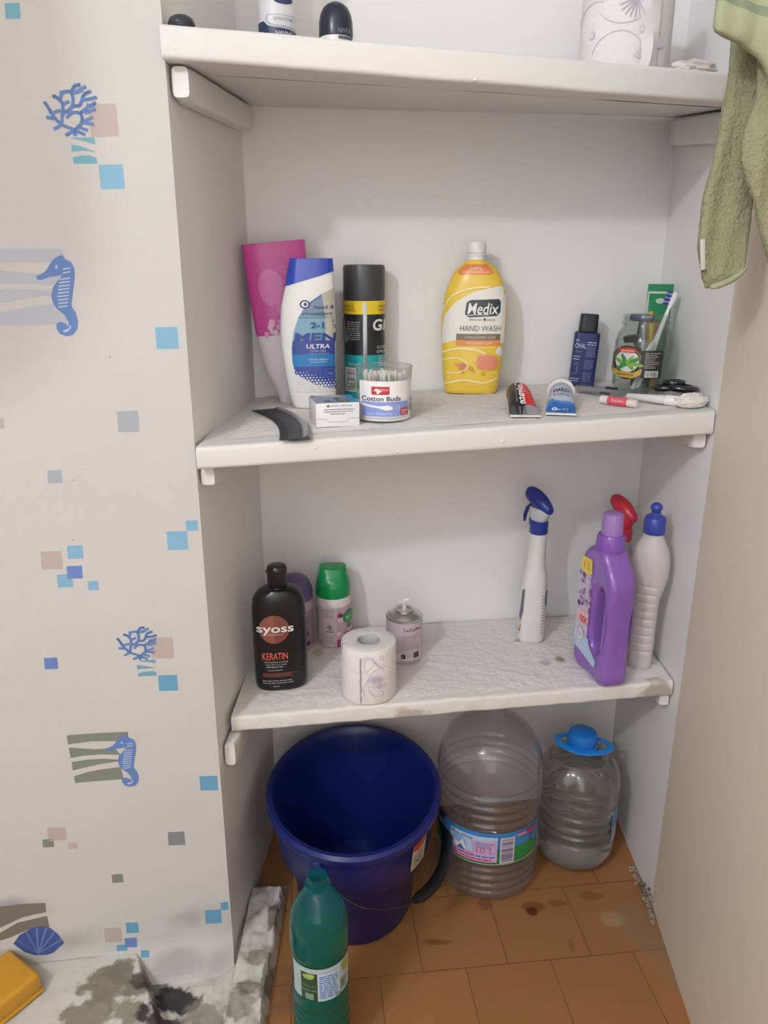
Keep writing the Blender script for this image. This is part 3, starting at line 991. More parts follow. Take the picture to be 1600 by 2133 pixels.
# small ends of the two upper boards that lap over the wallpapered wall
def batten(label, p0, p1, w, h, ztop_, side):
    """support strip along a side wall: p0 front, p1 back (y); side -1 = left wall"""
    mb = MB()
    rings = []
    for k in range(13):
        t = k / 12
        y = lerp(p0, p1, t)
        e = min(1, min(t, 1 - t) * 14 + .62) ** .5
        xw = xleft(y) + .0015 if side < 0 else xright(y) - .0015
        xi = xw + w if side < 0 else xw - w
        n = .0012 * mnoise.noise((y * 20, side, h))
        zt = ztop_(lerp(xw, xi, .5), y) - .0015
        cx, cz = (xw + xi) / 2, zt - h / 2
        ring = []
        for j in range(20):
            a = 2 * pi * j / 20
            c_, s_ = cos(a), sin(a)
            ring.append((cx + w / 2 * e * math.copysign(abs(c_) ** .4, c_) + n * .5, y, cz + h / 2 * (1 if s_ > 0 else e) * math.copysign(abs(s_) ** .4, s_) - (n if s_ < 0 else 0)))
        rings.append(ring)
    mb.rings(rings, PAINT)
    o = mb.build('shelf_batten', sharp=50)
    return tag(o, label, 'shelf support', 'painted battens holding up the shelves')

zb3 = lambda x, y: zbot3(x, y) - .0015
zb2 = lambda x, y: z2(x, y) - .0345 - .006 * (x + .272)
zb1 = lambda x, y: z1(x, y) - .0315
batten('white batten on the left wall under the top shelf', 1.086, 1.43, .027, .040, zb3, -1)
batten('white batten on the right wall under the top shelf beside the green towel', 1.225, 1.52, .024, .044, zb3, 1)
batten('white batten end on the left wall under the middle shelf', 1.084, 1.42, .025, .030, zb2, -1)
batten('lumpy white batten on the right wall under the middle shelf', 1.235, 1.33, .026, .026, zb2, 1)
batten('white batten on the left wall under the lowest shelf above the bucket', 1.10, 1.42, .022, .048, zb1, -1)
batten('chipped white batten on the right wall under the lowest shelf', 1.25, 1.50, .022, .024, zb1, 1)

# paper liners
def liner(name, label, zf, yf, yb, xs, spots, seed, ripple=.0009):
    mat = blotchy('liner_%d' % seed, 'ECE8E5', spots, rough=.9, bump=.9, bscale=75, vary=.03, nscale=30, edge=.6)
    mb = MB()
    NX, NY = 110, 46
    top, bot = [], []
    for j in range(NY + 1):
        r1, r2 = [], []
        for i in range(NX + 1):
            x = lerp(xs[0], xs[1], i / NX)
            y0 = yf(x) + .005 * mnoise.noise((x * 14, seed, 0)) + .0025 * mnoise.noise((x * 50, seed, 0))
            y = lerp(y0, yb(x), j / NY)
            h = ripple * (mnoise.noise((x * 45 + y * 12, y * 30, seed)) + .6 * mnoise.noise((x * 20 + y * 50, y * 22, seed + 3))) + .0013
            h = lerp(.0003, max(.0004, h), min(1, j / 3))
            r1.append((x, y, zf(x, y) + h))
            r2.append((x, y, zf(x, y) + .0001))
        top.append(r1)
        bot.append(r2)
    mb.rings(top, mat, closed=False)
    o = mb.build(name, sharp=70)
    return tag(o, label, 'shelf liner')
liner('paper_liner', 'wrinkled white paper towel laid over the middle shelf', z2, lambda x: 1.085 + .198 * (x + .272) + (.012 if x < .0 else 0), lambda x: yback(x) - .006, (-.225, .520),
      [(-.18, 1.25, .97, .03, .03, .05, 'CFC6BE', .5)], 1)
liner('paper_liner', 'embossed white paper towel with brown spots covering the lowest shelf', z1, lambda x: 1.142 + .146 * (x + .251), lambda x: yback(x) - .006, (-.235, .524),
      [(.340, 1.325, .48, .014, .020, .05, '9A7A5E', .75), (.312, 1.315, .48, .016, .012, .05, 'B49A80', .6), (.272, 1.411, .48, .012, .012, .05, 'B08D68', .7), (-.13, 1.36, .48, .012, .02, .05, 'B9A98C', .5), (-.21, 1.2, .48, .012, .012, .05, 'B3A284', .5)], 2, ripple=.0013)

# ================================================================== towel
TOWEL = M('A0A180', .95, spec=.1, bump=1.0, bscale=260, vary=.10)
TOWEL_FLAT = M('A6AB8B', .9, spec=.1, bump=.35, bscale=320)
TOWEL_LIME = M('B2B679', .9, spec=.1, bump=.35, bscale=320)
TOWEL_DARK = M('87917A', .9, spec=.1, bump=.35, bscale=320)

def drape(tab, th, mat, folds, seed, K=90, N=60, fuzz=.0014):
    mb = MB()
    rings = []
    z0, z1 = tab[-1][0], tab[0][0]
    tt = tab[::-1]
    for k in range(K + 1):
        z = lerp(z0, z1, k / K)
        xl, xr, y = interp(tt, z, 1), interp(tt, z, 2), interp(tt, z, 3)
        w = (xr - xl) / 2
        ring = []
        for j in range(N):
            a = 2 * pi * j / N
            c_, s_ = cos(a), sin(a)
            t = th * min(1, .25 + k / 5)
            x = (xl + xr) / 2 + w * math.copysign(abs(c_) ** .8, c_)
            g = folds * sin((x * 95 + z * 9 + seed)) + folds * .5 * sin(x * 210 - z * 14)
            yy = y + t * math.copysign(abs(s_) ** .6, s_) + g
            nz = fuzz * mnoise.noise((x * 240, yy * 240, z * 240))
            ring.append((x + nz, yy + nz * 1.5, z + nz))
        rings.append(ring)
    mb.rings(rings, mat)
    return mb

L1 = [(1.4925, .4106, .4469, 1.03), (1.4641, .4106, .449, 1.03), (1.428, .4117, .4511, 1.03), (1.387, .4087, .4515, 1.03), (1.3346, .4066, .4569, 1.035), (1.2798, .4001, .4619, 1.04), (1.2341, .4004, .4624, 1.04), (1.2048, .409, .4617, 1.04), (1.19, .4146, .4545, 1.04), (1.181, .4189, .437, 1.04)]
L2 = [(1.4815, .4081, .494, .99), (1.4341, .4248, .5000, .99), (1.3941, .4263, .502, .985), (1.3491, .4167, .503, .985), (1.3286, .4185, .504, .985), (1.3078, .4266, .505, .985), (1.2761, .4415, .505, .985), (1.2383, .4575, .505, .985), (1.2051, .4754, .504, .985), (1.1711, .4905, .502, .985)]
TT = [(1.70, .372, .478, .965), (1.60, .362, .485, .962), (1.5351, .3562, .4885, .96), (1.5089, .3581, .4933, .96), (1.4823, .3581, .4962, .96), (1.4583, .3561, .497, .955), (1.4511, .3581, .498, .955), (1.4437, .3768, .498, .955), (1.4378, .3934, .498, .955), (1.4262, .4108, .498, .955), (1.4075, .4242, .498, .955), (1.38, .4524, .497, .955)]
tw = thing('towel', 'sage green terry towel with a striped band hanging by the right wall', 'towel', (.43, 1.0, 1.70))
def local(mb, o):
    mb.v = [(x - o[0], y - o[1], z - o[2]) for x, y, z in mb.v]
    return mb
TO = (.43, 1.0, 1.70)
local(drape(L1, .011, TOWEL, .003, 0), TO).build('hanging_corner', tw, sharp=80)
local(drape(L2, .010, TOWEL, .003, 2), TO).build('back_fold', tw, sharp=80)
band = drape(TT, .011, TOWEL_FLAT, .003, 1, K=320, N=160, fuzz=.0002)
for i, f in enumerate(band.f):
    zc = sum(band.v[k][2] for k in f) / len(f)
    xc = sum(band.v[k][0] for k in f) / len(f)
    q = zc + .35 * (xc - .36)
    if 1.480 < q < 1.490:
        band.m[i] = band.mi(TOWEL_DARK)
    elif 1.497 < q < 1.520:
        band.m[i] = band.mi(TOWEL_LIME)
    elif 1.524 < q < 1.53:
        band.m[i] = band.mi(TOWEL_DARK)
local(band, TO).build('striped_band', tw, sharp=80)
hb = MB()
hb.tube([(.4191, 1.0275, 1.1825), (.4285, 1.028, 1.1845), (.442, 1.0285, 1.190), (.455, 1.029, 1.198), (.463, 1.030, 1.206)], [.003, .004, .004, .004, .002], TOWEL_FLAT, n=10)
local(hb, TO).build('hem', tw)
tg = MB().box(-.0035, .0035, -.0006, .0006, -.019, .019, M('D9D5D0', .6), bev=.0005)
tg.box(-.003, .004, -.0009, .0009, -.021, -.0185, M('55504C', .6))
g = tg.build('care_tag', tw, loc=(.404 - TO[0], 1.026 - TO[1], 1.222 - TO[2]), rot=(0, math.radians(-10), math.radians(20)))
g['label'] = 'small white care tag on the towel edge'
mb = MB().tube([(0, .06, 0), (0, .02, 0), (0, -.02, -.004), (0, -.03, .012)], .005, M('B8B6B2', .3, metal=1))
mb.lathe([(.016, 0), (.018, .003), (.010, .006)], M('B8B6B2', .3, metal=1), n=20, T=Matrix.Translation((0, .064, 0)) @ Matrix.Rotation(pi / 2, 4, 'X'))
o = mb.build('towel_hook', loc=(.462, .968, 1.695), rz=math.radians(-86))
tag(o, 'metal hook on the right wall carrying the green towel', 'hook')

# ================================================================== middle shelf
def place(name, label, cat, x, y, zf, extra=0.0, group=None, tilt=(0, 0), dz=.0016):
    return thing(name, label, cat, (x, y, zf(x, y) + dz), face_cam(x, y, extra), group, tilt)

# --- pink shower gel bottle standing on its cap in the left corner
t = place('shower_gel_bottle', 'pink and white shower gel bottle wider at the top, leaning in the left corner', 'bottle', -.166, 1.392, z2, 0, tilt=(math.radians(-1.5), math.radians(-5)))
B = Body([(a_ * 1.05, b_, c_, d_, e_, f_) for a_, b_, c_, d_, e_, f_ in [(0, -.022, .022, -.016, .016, 2.2), (.02, -.026, .027, -.017, .017, 2.2), (.045, -.036, .038, -.019, .019, 2.3), (.08, -.044, .045, -.020, .020, 2.4), (.14, -.050, .050, -.020, .020, 2.5), (.20, -.053, .053, -.019, .019, 2.6), (.262, -.054, .054, -.016, .016, 2.8)]])
PINK = M('CF4FA0', .3)
mb = B.mesh(MB(), M('E6DDE3', .35), rnd=.004)
mb.build('body', t)
mb = B.mesh(MB(), PINK, off=.0005, z0=.122, z1=.2756, rnd=.0003)
sleeve = mb.build('pink_sleeve', t)
D = Decal(B.front, 556, 815, .00082, .00088, off=.0011)
PK2, PK3 = M('DB74B4', .3), M('EBA3C8', .35)
D.ell(540, 585, 26, 34, PK2).ell(575, 625, 28, 26, PK2)
rk = random.Random(3)
for k in range(26):
    D.ell(516 + 60 * rk.random(), 650 + 28 * rk.random(), 3 + 4 * rk.random(), 3 + 4 * rk.random(), PK3 if k % 2 else M('E9C4D8', .4), n=10, up=k % 8 == 0)
D.ell(576, 625, 13, 13, M('B9A7B4', .4)).ell(576, 625, 10.5, 10.5, M('E8DDE4', .4)).ell(576, 627, 4, 6, M('9A7F8E', .4))
D.text('NOURISHING', 570, 552, 4, PK3, w=34).text('SHOWER', 568, 580, 7, PK3, w=36).lines(570, 604, 557, 1.6, PK3, n=2, gap=4)
D.build('label_print', sleeve)
MB().lathe([(.018, 0), (.0185, .002), (.0185, .014), (.016, .016)], M('D9CFD6', .35)).build('cap', t)

# --- white and blue shampoo
t = place('shampoo_bottle', 'white shampoo bottle with a slanted blue cap and dark blue label', 'bottle', -.129, 1.338, z2)
B = Body([(0, -.028, .044, -.020, .020, 2.6), (.02, -.034, .0455, -.022, .022, 2.6), (.07, -.0425, .0465, -.0225, .0225, 2.6), (.12, -.0475, .047, -.0225, .0225, 2.6), (.165, -.045, .0465, -.021, .021, 2.6), (.20, -.037, .0455, -.019, .019, 2.6), (.246, -.026, .0435, -.015, .015, 2.8)])
mb = B.mesh(MB(), M('EEEDEA', .28), z1=.243)
mb.build('body', t)
slant = lambda x: .203 + (x + .037) * .30
mb = B.mesh(MB(), M('2D49B8', .22, coat=.3), off=.0009, z0=.2, z1=.2475, rnd=.002, zlow=slant)
mb.build('cap', t)
D = Decal(B.front, 640, 853, .00085, .000795, cell=.004, off=.0006)
HB, HB2, HT, HS, HG = M('3A4E9E', .35), M('2E7FC0', .35), M('7FA9BE', .35), M('C3C0B4', .35), M('5E7AA0', .35)
lab = [(696, 600), (668, 612), (640, 632), (622, 658), (611, 690), (607, 722), (607, 752), (611, 770)]
def seg(y0, y1, x1=697):
    pts = []
    for k in range(9):
        y = lerp(y0, y1, k / 8)
        for a, b_ in zip(lab, lab[1:]):
            if a[1] <= y <= b_[1] or (b_ is lab[-1] and y > b_[1]):
                pts.append((lerp(a[0], b_[0], min(1, (y - a[1]) / (b_[1] - a[1]))), y))
                break
    return pts + [(x1, y1), (x1, y0)]
D.poly(seg(601, 686), HG)
D.poly([(668, 612), (697, 600), (697, 735), (674, 735), (675, 690), (673, 650)], HS)
D.poly([(628, 650), (650, 630), (668, 618), (673, 650), (660, 680), (640, 686), (612, 690)], M('7D95AE', .35), up=False)
D.poly(seg(650, 690)[:9] + [(674, 690), (674, 660)], HT)
D.poly(seg(686, 709), HT)
D.poly([(674, 686), (697, 686), (697, 709), (674, 709)], HS)
D.poly(seg(707, 738), HB)
D.poly(seg(736, 763), HB2)
D.poly(seg(761, 776)[:9] + [(628, 785), (650, 800), (680, 808), (697, 812), (697, 761)], HB)
for r in range(9):
    for c_ in range(14):
        u, v = 612 + c_ * 6.6 + (r % 2) * 3.3, 768 + r * 5.6
        lim = 764 + (u - 610) * .30
        if v < lim + 2 or u > 693:
            continue
        rad = min(3.0, .7 + (v - lim) * .11)
        D.ell(u, v, rad, rad, WHITE_L, n=6, up=False)
D.layer += 1
D.ell(682, 776, 11, 11, M('5A6AB0', .35)).ell(682, 776, 8.5, 8.5, HB).text('100', 682, 779, 5, M('AEBBDD', .4), align='c')
D.ell(635, 633, 10, 8.5, M('26336E', .35)).ell(635, 633, 7, 6, WHITE_L).ell(636, 633, 3.2, 3.4, M('26336E', .35))
D.text('head &', 652, 642, 7.5, M('33416F', .4), w=40, shear=.2).text('shoulders', 628, 655, 7.5, M('33416F', .4), w=60, shear=.2)
D.lines(622, 690, 659, 1, M('4B5A80', .4), n=1, ragged=0)
D.text('2-1', 645, 681, 12, M('2F4685', .4), w=26, bold=.02)
D.text('MEN', 612, 709, 17.5, M('34499A', .4), w=82, bold=.03, shear=.15)
D.text('ULTRA', 635, 723, 9, WHITE_L, w=47, bold=.02, shear=.15)
D.text('TOTAL CARE', 643, 730, 3.6, M('C9D2EA', .4), w=31).text('THERAPY COMPLETE', 639, 735.5, 3, M('AEBBDD', .4), w=41)
D.text('WITH SEA MINERALS', 640, 748, 3.4, WHITE_L, w=38).lines(643, 675, 751, 1.2, M('C9E0F0', .4), ragged=0)
D.build('label_print', t)

# --- shaving foam can
t = place('shaving_foam_can', 'black and teal shaving foam can with yellow band behind the cotton buds', 'can', -.036, 1.443, z2)
R = .0375
MB().lathe([(R - .002, 0), (R, .002), (R, .172)], M('22262A', .35)).build('body', t)
MB().lathe([(R, .1722), (R + .0005, .174), (R + .0002, .229), (R - .001, .233), (R - .006, .2345)], M('434446', .35)).build('cap', t)
D = Decal(flat_cyl(R), 762, 826, .00086, .00086, cell=.006, off=.0004)
TEAL, YEL, G1 = M('1FA9AE', .35), M('EBCF2C', .35), M('E6E6E4', .4)
D.rect(717.5, 735, 806.5, 826, TEAL).rect(717.5, 625, 806.5, 652, YEL)
D.text('PROFESSIONAL', 719, 639, 6, M('B8642A', .4), w=22).text('PERFORMANCE', 719, 646, 5, M('B8642A', .4), w=26).text('MAXI', 792, 639, 6, M('B8642A', .4), w=14).text('MOUSSE', 791, 646, 5, M('B8642A', .4), w=16)
D.rect(759.5, 628, 767.5, 790, M('A9ADAF', .25, metal=.6))
D.text('Gillette', 778, 684, 22, G1, w=84, bold=.03, shear=.1)
D.lines(727, 754, 667, 1.7, M('A9ACAE', .4), n=9, gap=4.4, ragged=.1)
D.poly([(718, 662), (723, 663), (729, 708), (719, 711)], M('7C7F82', .4))
D.text('SCHIUMA', 787, 722, 6, G1, w=30).text('ESPUMA', 787, 731, 6, G1, w=26).lines(790, 806, 738, 2, M('BFE3E4', .4), n=5, gap=4.5)
D.text('PELLI', 730, 757, 6, M('D3EDEE', .4), w=14).text('pH', 744, 757, 6, M('D3EDEE', .4), w=9)
D.rect(723, 761, 745, 812, G1).bars(726, 765, 743, 809, M('55595C', .4), vertical=False)
D.build('label_print', t)

# --- hand wash refill
t = place('hand_wash_bottle', 'large yellow hand wash refill bottle with an oval white label', 'bottle', .165, 1.446, z2)
B = Body([(0, -.050, .046, -.024, .024, 2.8), (.02, -.0535, .0495, -.027, .027, 2.8), (.06, -.057, .054, -.028, .028, 2.7), (.12, -.0595, .0585, -.028, .028, 2.6), (.17, -.056, .0565, -.027, .027, 2.5), (.20, -.047, .0485, -.025, .025, 2.4), (.22, -.036, .039, -.022, .022, 2.2), (.232, -.021, .022, -.017, .017, 2.0), (.238, -.0165, .0165, -.0165, .0165, 2.0)])
YB = M('EFCB4E', .3)
B.mesh(MB(), YB, rnd=.004).build('body', t)
mb = MB().lathe([(.0155, .236), (.0155, .243), (.0175, .2435), (.0175, .2455), (.0155, .246), (.0155, .2475)], WHITE)
mb.lathe([(.017, .2478), (.0175, .249), (.017, .263), (.0155, .267), (.008, .268)], WHITE)
mb.build('cap', t)
D = Decal(B.front, 982, 822, .00089, .00083, cell=.005, off=.0006)
WL, OR = M('EDE9E0', .35), M('EE8F55', .35)
D.poly([(945, 562), (960, 546), (1004, 546), (1018, 562), (1014, 567), (950, 567)], OR).text('>99%', 983, 559, 8, WL, w=24, align='c').lines(955, 1012, 561, 1.8, M('F6C9A8', .4), ragged=.05)
pts = [(1049, 588), (1020, 592), (980, 602), (945, 622), (922, 650), (917, 680), (917, 712), (960, 708), (1000, 709), (1049, 712)]
D.poly(pts, WL)
D.poly([(918, 712), (960, 700), (1049, 716), (1049, 722), (1000, 724), (960, 722), (918, 726)], YB)
LY = M('F6E3A0', .35)
D.stroke([(920, 730), (950, 722), (985, 724), (1012, 736), (1030, 752)], 5, LY, smooth=True).stroke([(918, 748), (950, 742), (972, 756), (960, 772), (930, 776)], 4, LY, smooth=True).stroke([(925, 800), (965, 790), (1005, 796), (1035, 786)], 5, LY, smooth=True).stroke([(1010, 592), (970, 596), (935, 612), (919, 640)], 4, LY, smooth=True)
D.poly([(966, 624), (974, 619), (1030, 617), (1034, 622), (1034, 644), (1028, 652), (970, 655), (963, 648)], M('3A4545', .35))
D.text('Medix', 968, 648, 23, WHITE_L, w=61, bold=.012, shear=.12).stroke([(968, 651.5), (985, 649.5), (1010, 650)], 1.4, WHITE_L)
D.text('derma', 972, 662, 5, M('6F6C66', .5), w=24).ell(1003, 659.5, 3, 3, M('6F6C66', .5)).text('care', 1008, 662, 5, M('6F6C66', .5), w=16)
D.text('HAND WASH', 954, 684, 12, M('7D7A74', .5), w=82)
D.rect(947, 690, 1036, 705, M('83745C', .4)).text('+ HYALURONIC ACID', 962, 700, 5.5, M('D8CDB8', .4), w=64)
D.rect(947, 703.5, 1036, 714.5, M('E79158', .4)).text('MILK & HONEY SCENT', 968, 712, 5, M('F8E0C8', .4), w=52)
HC, HC2 = M('E9987A', .45), M('D97F66', .45)
D.poly([(990, 745), (996, 735), (1012, 733), (1030, 740), (1034, 752), (1030, 765), (1010, 769), (994, 762), (986, 752)], HC)
for r in range(5):
    for c_ in range(7):
        u, v = 993 + c_ * 5.6 + (r % 2) * 2.8, 740 + r * 5.6
        if 988 < u < 1032 and v < 766:
            D.ell(u, v, 2.0, 2.0, HC2, n=6, up=False)
D.poly([(952, 756), (962, 752), (970, 757), (966, 766), (954, 766)], HC2)
for u, v, r in [(948, 756, 2), (962, 773, 3), (985, 770, 3), (1004, 776, 4), (978, 764, 5)]:
    D.ell(u, v, r, r, M('E0A23C', .4))
D.poly([(1026, 728), (1034, 716), (1046, 726), (1040, 742)], WL)
D.build('label_print', t)

# --- navy bottle with a flip cap
t = place('makeup_remover_bottle', 'slim navy bottle with a dark flip cap behind the blue toothpaste', 'bottle', .381, 1.492, z2, 8, tilt=(0, math.radians(3)))
B = Body([(0, -.0235, .0235, -.014, .014, 5), (.05, -.0235, .0235, -.014, .014, 5), (.097, -.0235, .0235, -.014, .014, 5), (.101, -.0215, .0215, -.0135, .0135, 4)])
B.mesh(MB(), M('262F63', .4), rnd=.002).build('body', t)
C_ = Body([(.101, -.0175, .0175, -.0125, .0125, 4), (.134, -.0165, .0165, -.0125, .0125, 4)])
C_.mesh(MB(), M('23272E', .45), rnd=.002).build('cap', t)
D = Decal(B.front, 1203, 795, .00089, .00087, cell=.01)
LT, LT2 = M('C9CEE6', .45), M('7C84B4', .45)
D.text('OVAL', 1179, 713, 10, LT, w=23, bold=.01).text('M', 1180, 700, 6, LT).lines(1204, 1224, 699, 2, LT, n=2, gap=5).lines(1203, 1224, 709, 1.2, LT2, n=9, gap=2.6, ragged=.15)
D.lines(1202, 1224, 738, 1.5, LT2, n=6, gap=3.4, seed=4).lines(1201, 1223, 765, 1.5, LT2, n=6, gap=3.6, seed=5)
D.lines(1180, 1196, 720, 1, LT2).lines(1178, 1192, 730, 1.6, LT, n=2, gap=6).lines(1177, 1196, 778, 1.6, LT, n=2, gap=5)
D.stroke([(1180, 748), (1188, 744), (1188, 768), (1178, 768)], 1.2, LT2)
D.build('label_print', t)

# --- glass jar and what stands in it
JX, JY = .466, 1.402
t = place('glass_jar', 'clear glass jar with an oval gherkin label holding toothbrushes and razors', 'jar', JX, JY, z2)
GLASS = thin('jar_glass', 'F3F6F3', haze=.045, hazecol='C8CCC6')
prof = [(.030, .0005), (.043, .001), (.048, .006), (.0495, .02), (.0505, .07), (.0495, .092), (.046, .105), (.040, .113), (.0385, .117), (.0405, .120), (.0415, .123), (.040, .126), (.0385, .129), (.0405, .132), (.0395, .137), (.0375, .1375)]
mb = MB().lathe(prof, GLASS, n=56, caps=(True, False))
mb.lathe([(.0365, .137), (.0365, .115), (.043, .104), (.0475, .090), (.0475, .02), (.045, .009), (.02, .006)], GLASS, n=56, caps=(False, True))
mb.build('glass', t)
D = Decal(flat_cyl(.0508), 1335, 823, .00083, .00086, cell=.005, off=.0006)
D.ell(1305, 757, 33, 34, M('2A2622', .4)).ell(1305, 757, 30.5, 31.5, M('7A6A3E', .35, metal=.3)).ell(1305, 757, 27, 28, M('2E2A24', .4)).ell(1305, 754, 24, 22, M('D9DAD4', .4))
D.rrect(1333, 731, 1374, 787, 3, M('2B2725', .4)).rect(1342, 772, 1368, 785, M('C9C9C4', .4)).bars(1344, 774, 1366, 783, M('3A3836', .4))
D.lines(1340, 1371, 736, 1.6, M('A9A39A', .4), n=9, gap=3.6, ragged=.4)
GR, GR2 = M('3F8A4C', .4), M('7FA84A', .4)
for k, (u, v, a) in enumerate([(1292, 756, 30), (1300, 752, 60), (1309, 754, -55), (1320, 752, -30), (1325, 760, 10), (1296, 764, -40), (1312, 763, 45)]):
    pts = [(u + 14 * cos(q) * cos(math.radians(a)) - 4 * sin(q) * sin(math.radians(a)), v + 14 * cos(q) * sin(math.radians(a)) + 4 * sin(q) * cos(math.radians(a))) for q in [2 * pi * i / 14 for i in range(14)]]
    D.poly(pts, GR if k % 2 else GR2)
D.rrect(1288, 728, 1322, 737, 4, M('C8473C', .4)).text('gherkins', 1293, 735, 4.5, WHITE_L, w=24)
D.poly([(1274, 769), (1290, 774), (1320, 776), (1336, 768), (1334, 780), (1318, 788), (1292, 787), (1278, 781)], M('C2A24A', .35, metal=.2)).lines(1288, 1322, 780, 2, M('6A5424', .4))
D.build('label', t)

jz = z2(JX, JY) + .008
def stick(name, label, cat, p0, p1, build, spin=0.0):
    """thing laid along p0 (foot) -> p1 (head), positions relative to the jar foot"""
    a, b_ = Vector(p0), Vector(p1)
    d = (b_ - a)
    q = d.to_track_quat('Z', 'Y').to_matrix().to_4x4() @ Matrix.Rotation(spin, 4, 'Z')
    o = bpy.data.objects.new(name, None)
    o.empty_display_size = .02
    COL.objects.link(o)
    o.location = (JX + a.x, JY + a.y, jz + a.z)
    o.rotation_mode = 'QUATERNION'
    o.rotation_quaternion = q.to_quaternion()
    tag(o, label, cat)
    build(o, d.length)
    return o

def toothbrush(handle, bristle, ln_w=.0045):
    def f(o, L):
        mb = MB().tube([(0, 0, 0), (0, 0, .01), (0, .001, L * .35), (0, .0005, L * .6), (0, 0, L - .03), (0, 0, L - .02), (0, 0, L - .002), (0, 0, L)], [.003, .0055, .006, .0045, .003, .0052, .0052, .003], handle, n=12, squash=.7)
        mb.build('handle', o)
        h = MB()
        for i in range(3):
            for k in range(7):
                h.tube([((i - 1) * .0032, -.002, L - .024 + k * .0035), ((i - 1) * .0036, -.0125, L - .0245 + k * .0037)], .0014, bristle[(i + k) % len(bristle)], n=6)
        h.build('bristles', o)
    return f
wb = M('E8E8EA', .3)
stick('toothbrush', 'white toothbrush with blue bristles sticking out of the glass jar', 'toothbrush', (-.012, -.018, .004), (.050, .012, .168), toothbrush(wb, [M('33479A', .5), M('9FA8CC', .5)]), spin=math.radians(118))
stick('toothbrush', 'toothbrush with pale tan bristles head down inside the glass jar', 'toothbrush', (.010, .018, .006), (.026, .022, .115), toothbrush(M('B4683E', .4), [M('B9B0A0', .6)]))
def razor(hm, headm):
    def f(o, L):
        MB().tube([(0, 0, 0), (0, 0, L * .3), (0, .003, L * .7), (0, 0, L - .008)], [.0045, .0062, .005, .0038], hm, n=12).build('handle', o)
        MB().box(-.021, .021, -.007, .004, L - .009, L + .003, headm, bev=.0018).build('blade_head', o)
    return f
stick('razor', 'razor with a navy cartridge resting on the rim inside the glass jar', 'razor', (-.010, .010, .003), (-.002, .020, .126), razor(M('2B2B30', .4), M('252C58', .35)), spin=math.radians(8))
stick('razor', 'dark handled razor leaning inside the glass jar behind the label', 'razor', (.018, .004, .003), (-.020, .002, .092), razor(M('3A3432', .4), M('2A2728', .4)), spin=math.radians(20))
def spatula(o, L):
    MB().tube([(0, 0, 0), (0, 0, L * .5), (0, 0, L * .75), (0, 0, L)], [.004, .005, .008, .0015], wb, n=12, squash=.35).build('blade', o)
stick('plastic_spatula', 'small white plastic stick slanting inside the glass jar', 'spatula', (-.020, -.022, .002), (.012, -.016, .088), spatula)
def pen(o, L):
    MB().tube([(0, 0, 0), (0, 0, .004), (0, 0, L * .8), (0, 0, L)], [.006, .0075, .0075, .005], M('B9A050', .4), n=14).build('barrel', o)
    MB().tube([(0, 0, L * .1), (0, 0, L * .55)], .0079, M('C2683C', .4), n=14).build('grip', o)
stick('brush_handle', 'thick tan and orange handle standing in the glass jar', 'handle', (.022, .002, .002), (.014, .024, .134), pen)

# --- green tube standing behind the jar
t = place('toothpaste_tube', 'green toothpaste tube standing upright behind the glass jar', 'tube', .508, 1.468, z2, 22, tilt=(math.radians(-2), math.radians(1)))
B = Body([(.018, -.016, .016, -.015, .015, 2), (.03, -.018, .018, -.0155, .0155, 2), (.09, -.021, .021, -.010, .010, 2), (.15, -.0235, .0235, -.003, .003, 2.4), (.172, -.0245, .0245, -.0012, .0012, 3), (.185, -.0245, .0245, -.0011, .0011, 3)])
B.mesh(MB(), M('2E8A5C', .35), rnd=0).build('body', t)
MB().lathe([(.015, 0), (.016, .002), (.016, .016), (.013, .018)], M('DADAD6', .4)).build('cap', t)
D = Decal(B.front, 0, 0, 1, 1, cell=.006, off=.0008)
CG = M('BFD8C8', .4)
D.rect(-.0235, -.172, .0235, -.168, CG).rect(-.0235, -.17, -.0215, -.05, CG).rect(.0215, -.17, .0235, -.05, CG).ell(0, -.155, .009, .005, CG)
D.text('herbal', -.003, -.108, .008, CG, w=.024).lines(-.014, .012, -.09, .0012, CG, n=8, gap=.006)
D.build('label_print', t)

# --- clear tray with dark lumps, right of the jar
t = place('soap_dish', 'glossy black coiled hair ties on a clear ribbed tray at the right end', 'tray', .490, 1.302, z2, 0)
CLEAR = thin('clear_plastic', 'F4F4F5', haze=.12, hazecol='D0D0D4')
DK = M('14161F', .18, coat=.4)
mb = MB()
rg = []
for z, s in ((0.001, .86), (.004, .9), (.016, 1.0)):
    rg.append([(s * .038 * cos(2 * pi * k / 72) * (1 + .03 * (k % 4 < 2)), s * .026 * sin(2 * pi * k / 72) * (1 + .03 * (k % 4 < 2)), z) for k in range(72)])
mb.rings(rg, CLEAR, caps=(True, False))
mb.build('tray', t)
for k, (x, y, z, r1, r2, tl) in enumerate([(-.012, .004, .022, .017, .0065, .25), (.014, -.002, .023, .019, .0075, -.15), (.0, .006, .031, .013, .0055, .1)]):
    mb = MB()
    mb.rings([[(x + (r1 + r2 * cos(b_)) * cos(a) * (1 + .04 * sin(5 * a)), y + (r1 + r2 * cos(b_)) * .72 * sin(a), z + r2 * .8 * sin(b_) + tl * r1 * cos(a) * .5) for b_ in [2 * pi * j / 12 for j in range(12)]] for a in [2 * pi * i / 36 for i in range(37)]], DK, caps=(False, False))
    mb.build('hair_tie', t)

